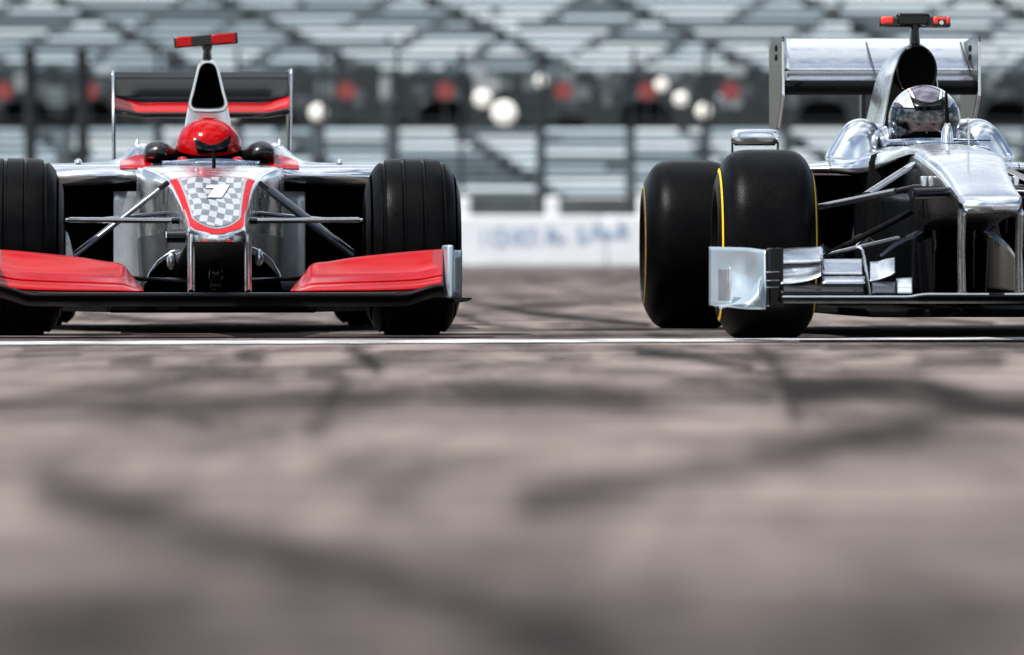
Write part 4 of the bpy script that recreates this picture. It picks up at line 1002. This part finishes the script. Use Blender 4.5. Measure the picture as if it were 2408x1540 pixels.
# front wing of car 2
for mir in (0, 1):
    f = (lambda p: p) if mir == 0 else mx_
    S2 = lambda cols, n=30, m=14: [[f(p) for p in row] for row in wing_surface(F2, cols, n, m)]
    build("front_endplate", MB().grid(S2([[(u, vt, y+.07), (u, (vt+vb)/2, y+dy+.03), (u, vb, y)] for u, vt, vb, y, dy in ((1800, 588, 727, -1.08, 0), (1786, 586, 727, -1.04, .03), (1757, 583, 726, -.98, .09), (1715, 581, 722, -.86, .04), (1669, 580, 718, -.66, 0))], 30, 16)), SATIN, car2, ang=70, solid=.006)
    build("endplate_slot", vane(F2, [(1692, 632, -.90), (1692, 708, -.90), (1714, 708, -.96), (1714, 632, -.96)], .012) if not mir else MB().prism([mx_(B(*q)) for q in [(1692, 632, -.90), (1692, 708, -.90), (1714, 708, -.96), (1714, 632, -.96)]], (0, .012, 0)), GREY_METAL, car2, bevel=.002)
    a, b = f(B(1717.5, 628, -.97)), f(B(1717.5, 710, -.97)); build("endplate_turning_strip", MB().box(((a[0]+b[0])/2, -.97, (a[2]+b[2])/2), (.009, .04, a[2]-b[2])), SILVER, car2, bevel=.002)
    G = S2([[(1790, 650, -1.05), (1760, 690, -1.0), (1725, 712, -.95), (1680, 720, -.80)], [(1785, 690, -1.12), (1760, 706, -1.10), (1725, 716, -1.04), (1690, 719, -.95)], [(1797, 726, -1.10), (1760, 716, -1.12), (1725, 716, -1.06), (1692, 726, -.97)]], 12, 20)
    build("footplate", MB().grid(G), SATIN, car2, ang=70, solid=.004)
    build("endplate_inner", MB().box(tuple(np.add(f(B(1818, 652, -.9)), (0, 0, 0))), (.050, .30, .20)), GLOSS_BLACK, car2, bevel=.006)
    for v in (640, 660, 676): 
        p, q = f(B(1800, v, -1.06)), f(B(1832, v-1, -1.06)); rod2("slat", p, q, .006, .0022, SILVER, 8)
    C1 = [[(u, 616+d, -1.00), (u, 611+d, -.985), (u, 603, -.93), (u, 594, -.87), (u, t_, -.80)] for u, d, t_ in ((1840, 3, 587), (1862, 2, 584.5), (1895, 1, 583), (1931, -2, 582))]
    build("wing_flap", MB().grid(S2(C1, 24, 16)), SILVER, car2, ang=70, solid=.005)
    C2 = [[(u, b_, -1.06), (u, b_-6, -1.05), (u, (b_+t_)/2, -1.01), (u, t_, -.98)] for u, b_, t_ in ((1836, 668, 625), (1862, 667, 623), (1895, 662, 621), (1915, 656, 619), (1931, 648, 617))]
    build("wing_flap", MB().grid(S2(C2, 24, 16)), SILVER, car2, ang=70, solid=.005)
    C3 = [[(u, 694, -1.10), (u, 688, -1.10), (u, 680, -1.08), (u, b_, -1.06)] for u, b_ in ((1836, 672), (1880, 671), (1931, 668), (1980, 668), (2032, 668))]
    build("wing_flap", MB().grid(S2(C3, 24, 12)), GLOSS_BLACK, car2, ang=70, solid=.005)
    C4 = [[(u, 645, -1.0), (u, 641, -.99), (u, 632, -.93), (u, 622, -.87), (u, t_, -.82)] for u, t_ in ((1934, 611), (1985, 610.5), (2028, 610))]
    build("wing_flap", MB().grid(S2(C4, 16, 16)), SILVER, car2, ang=70, solid=.005)
    C5 = [[(u, 668, -1.065), (u, 662, -1.06), (u, 655, -1.03), (u, 651, -1.0)] for u in (1934, 1985, 2034)]
    build("wing_flap", MB().grid(S2(C5, 12, 12)), SILVER, car2, ang=70, solid=.005)
    rod2("wing_divider", f(B(1933, 582, -.95)), f(B(1931, 694, -1.0)), .05, .0018, SILVER, 8, up=(1, 0, 0))
    build("curved_divider", MB().tube([f(B(u, v, -.99)) for u, v in ((2012, 579), (2022, 580), (2028, 587), (2032, 604), (2038, 642), (2045, 692))], (.010, .0045), 10, up=(1, 0, 0)), SILVER, car2, ang=60)
    C6 = [[(u, b_, -1.0), (u, (b_*.6+t_*.4), -.95), (u, t_, -.86)] for u, b_, t_ in ((2046, 662, 617), (2065, 658, 616), (2085, 651, 610), (2104, 641, 607.5))]
    build("winglet", MB().grid(S2(C6, 20, 12)), SILVER, car2, ang=70, solid=.005)
    C7 = [[(u, 690, -1.02), (u, 675, -.99), (u, t_, -.93)] for u, t_ in ((2108, 657), (2130, 655), (2145, 655))]
    build("winglet", MB().grid(S2(C7, 12, 12)), SILVER, car2, ang=70, solid=.006)
    C8 = [[(u, 690, -1.06), (u, 676, -1.03), (u, 664, -1.0)] for u in (2050, 2080, 2106)]
    build("winglet", MB().grid(S2(C8, 12, 12)), STEEL_BLUE, car2, ang=70, solid=.004)
us = [1836, 1870, 1930, 2030, 2110, 2140, 2155, 2175, 2220, 2275, 2331]
stp = lambda u: (lambda t: t*t*(3-2*t))(min(1, max(0, (u-2135)/40)))
half = [[(u, 696-5*stp(u), -.80), (u, 695-6*stp(u), -1.00), (u, 697-7*stp(u), -1.10), (u, 700-6*stp(u), -1.125), (u, 705-4*stp(u), -1.12), (u, 711, -1.05), (u, 713, -.85), (u, 706, -.65)] for u in us]
Gl = np.array(wing_surface(F2, half, 60, 32)); Gl[-1, :, 0] = 0
build("front_main_plane", MB().grid(np.concatenate([Gl, mirror(Gl)[::-1][1:]])), WING_BLACK, car2, ang=70)
for mir in (0, 1):
    f = (lambda p: p) if mir == 0 else mx_
    pts = [f(B(u, 698-6*stp(u), -1.122)) for u in (1840, 2000, 2130, 2145, 2160, 2180, 2250, 2325)]
    build("main_plane_highlight", MB().tube(pts, (.004, .0042), 8), SILVER, car2, ang=60)  # bright highlight along the leading edge, built as a silver rod
# splitter, floor, tub
build("splitter", MB().prism([(-.42, .35, .095), (-.30, .30, .085), (.30, .30, .085), (.42, .35, .095), (.45, 1.3, .095), (-.45, 1.3, .095)], (0, 0, .03)), MATTE_BLACK, car2, bevel=.008)
build("floor", MB().prism([(-.40, .95, .11), (.40, .95, .11), (.68, 1.7, .11), (.68, 2.9, .11), (.35, 3.3, .11), (-.35, 3.3, .11), (-.68, 2.9, .11), (-.68, 1.7, .11)], (0, 0, .05)), MATTE_BLACK, car2)
build("keel", MB().grid(dense([[(-w, y, z), (-w*.8, y, .10), (0, y, .09), (w*.8, y, .10), (w, y, z)] for y, w, z in ((.15, .10, .36), (.6, .16, .32), (1.2, .22, .3))], 12, 14)), MATTE_BLACK, car2, ang=60)
build("bulkhead", MB().box((0, 1.82, .30), (1.34, .04, .38)), CAVITY, car2)
build("cockpit_tub", MB().box((0, 1.62, .42), (.46, .84, .52)), MATTE_BLACK, car2, bevel=.04)
build("gearbox_fairing", MB().grid(dense([[(-.30, y, .12), (-.24, y, z), (0, y, z+.1), (.24, y, z), (.30, y, .12)] for y, z in ((2.0, .55), (2.8, .45), (3.4, .30), (3.8, .22))], 12, 14)), CHARCOAL, car2, ang=60)
for sd in (-1, 1): rod2("rear_axle", (sd*.12, 3.2, .32), (sd*.68, 3.2, .33), .02, .02, MATTE_BLACK)
# airbox, engine cover
oc = [(2150,99),(2170,103),(2188,122),(2200,155),(2206,195),(2208,240),(2213,300),(2218,345),(2140,352),(2062,345),(2074,300),(2083,255),(2090,215),(2099,172),(2112,133),(2130,107)]
ic = [(2156 + 46*math.cos(t), 166 - 59*math.sin(t)) for t in [2*math.pi*k/40 for k in range(40)]]
cc = (2152, 190); O, I = smooth_loop(polar(oc, cc), 2), smooth_loop(polar(ic, cc), 1)
def ring2(C, y, k=1.0, dx=0): return [tuple(np.add(B(cc[0]+(p[0]-cc[0])*k, cc[1]+(p[1]-cc[1])*k, y), (dx, 0, 0))) for p in C]
def tail2(C, y, sx, zc, sz):
    out = []
    for p in C:
        q = B(p[0], p[1], 2.05); out.append((q[0]*sx, y, zc + (q[2]-zc)*sz))
    return out
build("airbox_frame", MB().grid([ring2(O, 2.12, 1.0), ring2(O, 2.06, .985), ring2(O, 2.045, .95), ring2(O, 2.05, .9), ring2(O, 2.05, .0001)], cv=True), GLOSS_BLACK, car2, ang=60)
build("air_inlet", MB().grid([ring2(I, 2.036, 1.0), ring2(I, 2.042, .93), ring2(I, 2.044, .0001)], cv=True), CAVITY, car2)
build("inlet_rim", MB().tube([ring2(I, 2.036, 1.0)[k % 64] for k in range(65)], .004, 8, up=(0, 1, 0)), GLOSS_BLACK, car2, ang=80)
build("engine_cover", MB().grid([ring2(O, 2.10, .99), tail2(O, 2.2, 1.05, .7, 1.0), tail2(O, 2.6, 1.22, .65, .98), tail2(O, 3.0, 1.0, .55, .80), tail2(O, 3.5, .45, .5, .45)], cv=True), SILVER, car2, ang=60)
# T camera
def tb(u0, u1, v, hh, d, name, mat, bev=.008, y=2.1):
    p, q = Vector(B(u0, v, y)), Vector(B(u1, v, y)); return build(name, MB().box((p+q)/2, ((q-p).length, d, hh)), mat, car2, bevel=bev)
tb(2067, 2234, 52, .042, .060, "camera_bar", BLACK_PRINT); tb(2106, 2186, 47, .052, .066, "camera_bar_shroud", GLOSS_BLACK, .012)
tb(2069, 2100, 48.5, .030, .068, "camera_bar_red_end", FLUO_RED); tb(2192, 2206, 48.5, .030, .068, "camera_bar_red_end", FLUO_RED); tb(2222, 2233, 48.5, .030, .068, "camera_bar_red_end", FLUO_RED)
tb(2205, 2223, 44, .010, .068, "camera_bar_red_end", FLUO_RED, .002)
p = B(2214, 53, 2.065); mb = MB().revolve([(0, .001), (0, .004), (-.003, .0045), (-.003, .008), (.02, .008)], 20); mb.v = [(q[1], q[0], q[2]) for q in mb.v]
build("camera_lens", mb, SILVER, car2, loc=p)
build("camera_stalk", MB().tube([B(2151, 58, 2.1), B(2151, 80, 2.1), B(2151, 104, 2.1)], [(.05, .017), (.05, .020), (.06, .021)], 16, up=(1, 0, 0)), GLOSS_BLACK, car2, ang=60)
# rear wing elements
us = [1845, 1900, 1990, 2072, 2160, 2240, 2300]
def el(name, prof, mat, solid=.008): build(name, MB().grid(wing_surface(F2, [[(u, v, y) for v, y in prof] for u in us], 24, 26)), mat, car2, ang=70, solid=solid)
el("rear_flap", [(91, 3.95), (105, 3.90), (122, 3.83), (140, 3.74), (155, 3.645), (165, 3.56)], SILVER)
el("rear_main_plane", [(170, 3.60), (178, 3.52), (186, 3.44), (191, 3.38)], STEEL_BLUE)
el("rear_leading_edge", [(190, 3.38), (195, 3.345), (206, 3.335), (216, 3.36), (222, 3.45), (215, 3.60)], MATTE_BLACK, .004)
for u in (2052, 2276):
    x = B(u, 120, 3.6)[0]; z = lambda v: B(u, v, 3.6)[2]
    build("flap_divider", MB().prism([(x, 3.97, z(82)), (x, 3.72, z(130)), (x, 3.52, z(168)), (x, 3.36, z(192)), (x, 3.42, z(190)), (x, 3.9, z(110))], (.006, 0, 0)), CHARCOAL, car2)
for u in (2028, 2160): 
    p, q = B(u, 218, 3.5), B(u, 300, 3.5); build("rear_wing_pylon", MB().box(((p[0]), 3.5, (p[2]+q[2])/2), (.016, .12, p[2]-q[2])), CHARCOAL, car2)
# screen, antenna, pitot tube
rows = [[], []]
for k in range(25):
    s_ = -1 + 2*k/24; rows[0].append((.17*s_, 1.05+.10*s_*s_, .705)); rows[1].append((.18*s_, 1.09+.10*s_*s_, .722 + .006*(1-s_*s_)))
build("wind_screen", MB().grid(rows), SCREEN, car2, solid=.004)
build("antenna", MB().tube([B(2228, 292, .9), B(2227, 275, .9), B(2226, 250, .9), B(2225, 213, .9)], [.0085, .008, .006, .0045], 12), MATTE_BLACK, car2, ang=60)
build("antenna_base", MB().tube([B(2227, 336, .9), B(2227, 312, .9), B(2228, 298, .9), B(2228, 289, .9)], [(.05, .0235), (.04, .0215), (.024, .015), (.012, .009)], 16, up=(1, 0, 0)), SILVER, car2, ang=70)
build("pitot_tube", MB().tube([B(2285, 372, .1), B(2278, 352, .1), B(2277, 310, .1), B(2276, 284, .1), B(2276, 279, .02)], .0035, 8), SILVER, car2, ang=70)
rod2("screen_edge", B(2232, 330, .95), B(2330, 330, .95), .004, .0022, MATTE_BLACK, 8)

# driver 2 : face behind the visor
h2 = Helm(.135, .165, .132); hc2 = B(2173, 281, 1.62)
d2, hb2, rel2 = driver(car2, hc2, "driver looking out through the visor of a silver striped helmet in the right-hand car", h2, STRIPED, True)
def visor2():
    return h2.patch(-80, 80, -40, 16, 1.022, bow=4)
build("visor", visor2(), VISOR, hb2, ang=80)
build("visor_rim", MB().tube([h2.pt(R(-80+160*j/40), R(16.5 + 4*(2*j/40-1)**2), 1.024) for j in range(41)], .0028, 8), GLOSS_BLACK, hb2, ang=80)
crown_spoiler(h2, .066, .083, .058, .030, hb2, tilt=.03, dx=.006)
# lining and face (head is turned to the camera)
build("helmet_lining", MB().grid([[h2.pt(R(-75+150*j/40), R(e), k) for j in range(41)] for e, k in ((-36, .97), (-37, .80), (-30, .70))]), MATTE_BLACK, hb2)
build("helmet_lining", MB().grid([[h2.pt(R(-75+150*j/40), R(e), k) for j in range(41)] for e, k in ((14, .97), (15, .82), (22, .66))]), MATTE_BLACK, hb2)
def head_mesh():
    mb = MB(); n, m = 64, 56; G = []
    for i in range(m+1):
        el_ = R(-88 + 176*i/m); row = []
        for j in range(n):
            az = -math.pi + 2*math.pi*j/n
            dx, dy, dz = math.sin(az)*math.cos(el_), -math.cos(az)*math.cos(el_), math.sin(el_)
            x, y, z = .073*dx, .092*dy, .112*dz
            if z < 0: x *= 1 - .25*(z/.112)**2
            if dy < 0:
                g = lambda cx, cz, sx, sz: math.exp(-((x-cx)/sx)**2 - ((z-cz)/sz)**2)
                y -= .024*g(0, -.030, .011, .020) + .010*g(0, -.005, .009, .022) + .016*g(0,-.038,.014,.009)      # nose
                y -= .007*(g(.030, .020, .022, .008) + g(-.030, .020, .022, .008))                                  # brows
                y += .013*(g(.031, .002, .017, .011) + g(-.031, .002, .017, .011))                                  # sockets
                y -= .006*(g(.043, -.028, .018, .018) + g(-.043, -.028, .018, .018))                                # cheeks
                y -= .007*g(0, -.066, .022, .006) - .004*g(0, -.060, .02, .003); y -= .010*g(0, -.092, .02, .014)  # lips, chin
            row.append((x, y, z))
        G.append(row)
    return mb.grid(G, cv=True, cap=True)
hl = (0, .012, -.018)
hd = build("head", head_mesh(), SKIN, d2, ang=80, loc=tuple(Vector(rel2) + Vector(hl)))
for sx in (-1, 1):
    c = (.031*sx, -.073, .002)
    build("eye", MB().ball(c, (.0125, .0125, .0068)), EYE, hd, ang=90)
    build("iris", MB().ball((c[0]+.001, c[1]-.0095, c[2]), (.0058, .004, .0058), 14, 8), IRIS, hd, ang=90)
    build("eyebrow", MB().tube([(.012*sx, -.096, .016), (.030*sx, -.092, .0225), (.050*sx, -.077, .018)], [(.005, .005), (.006, .0062), (.004, .0035)], 8), HAIR, hd, ang=80)
    build("upper_lid", MB().tube([(.018*sx, -.080, .004), (.031*sx, -.0855, .0065), (.044*sx, -.077, .003)], .0045, 8), SKIN, hd, ang=80)
bal = MB(); idx = {}; n, m = 56, 40
for i in range(m+1):
    for j in range(n):
        az = -math.pi + 2*math.pi*j/n; el_ = R(-85 + 170*i/m); dx, dy, dz = math.sin(az)*math.cos(el_), -math.cos(az)*math.cos(el_), math.sin(el_)
        idx[i, j] = len(bal.v); bal.v.append((.078*dx, .100*dy - (.02 if dy < 0 and dz < -.1 else 0), .118*dz))
for i in range(m):
    for j in range(n):
        az = math.degrees(-math.pi + 2*math.pi*(j+.5)/n); el_ = -85 + 170*(i+.5)/m
        if (az/62)**2 + ((el_-4)/34)**2 < 1: continue
        bal.f.append((idx[i, j], idx[i, (j+1) % n], idx[i+1, (j+1) % n], idx[i+1, j]))
build("balaclava", bal, SUIT, d2, ang=80, loc=tuple(Vector(rel2) + Vector(hl)))
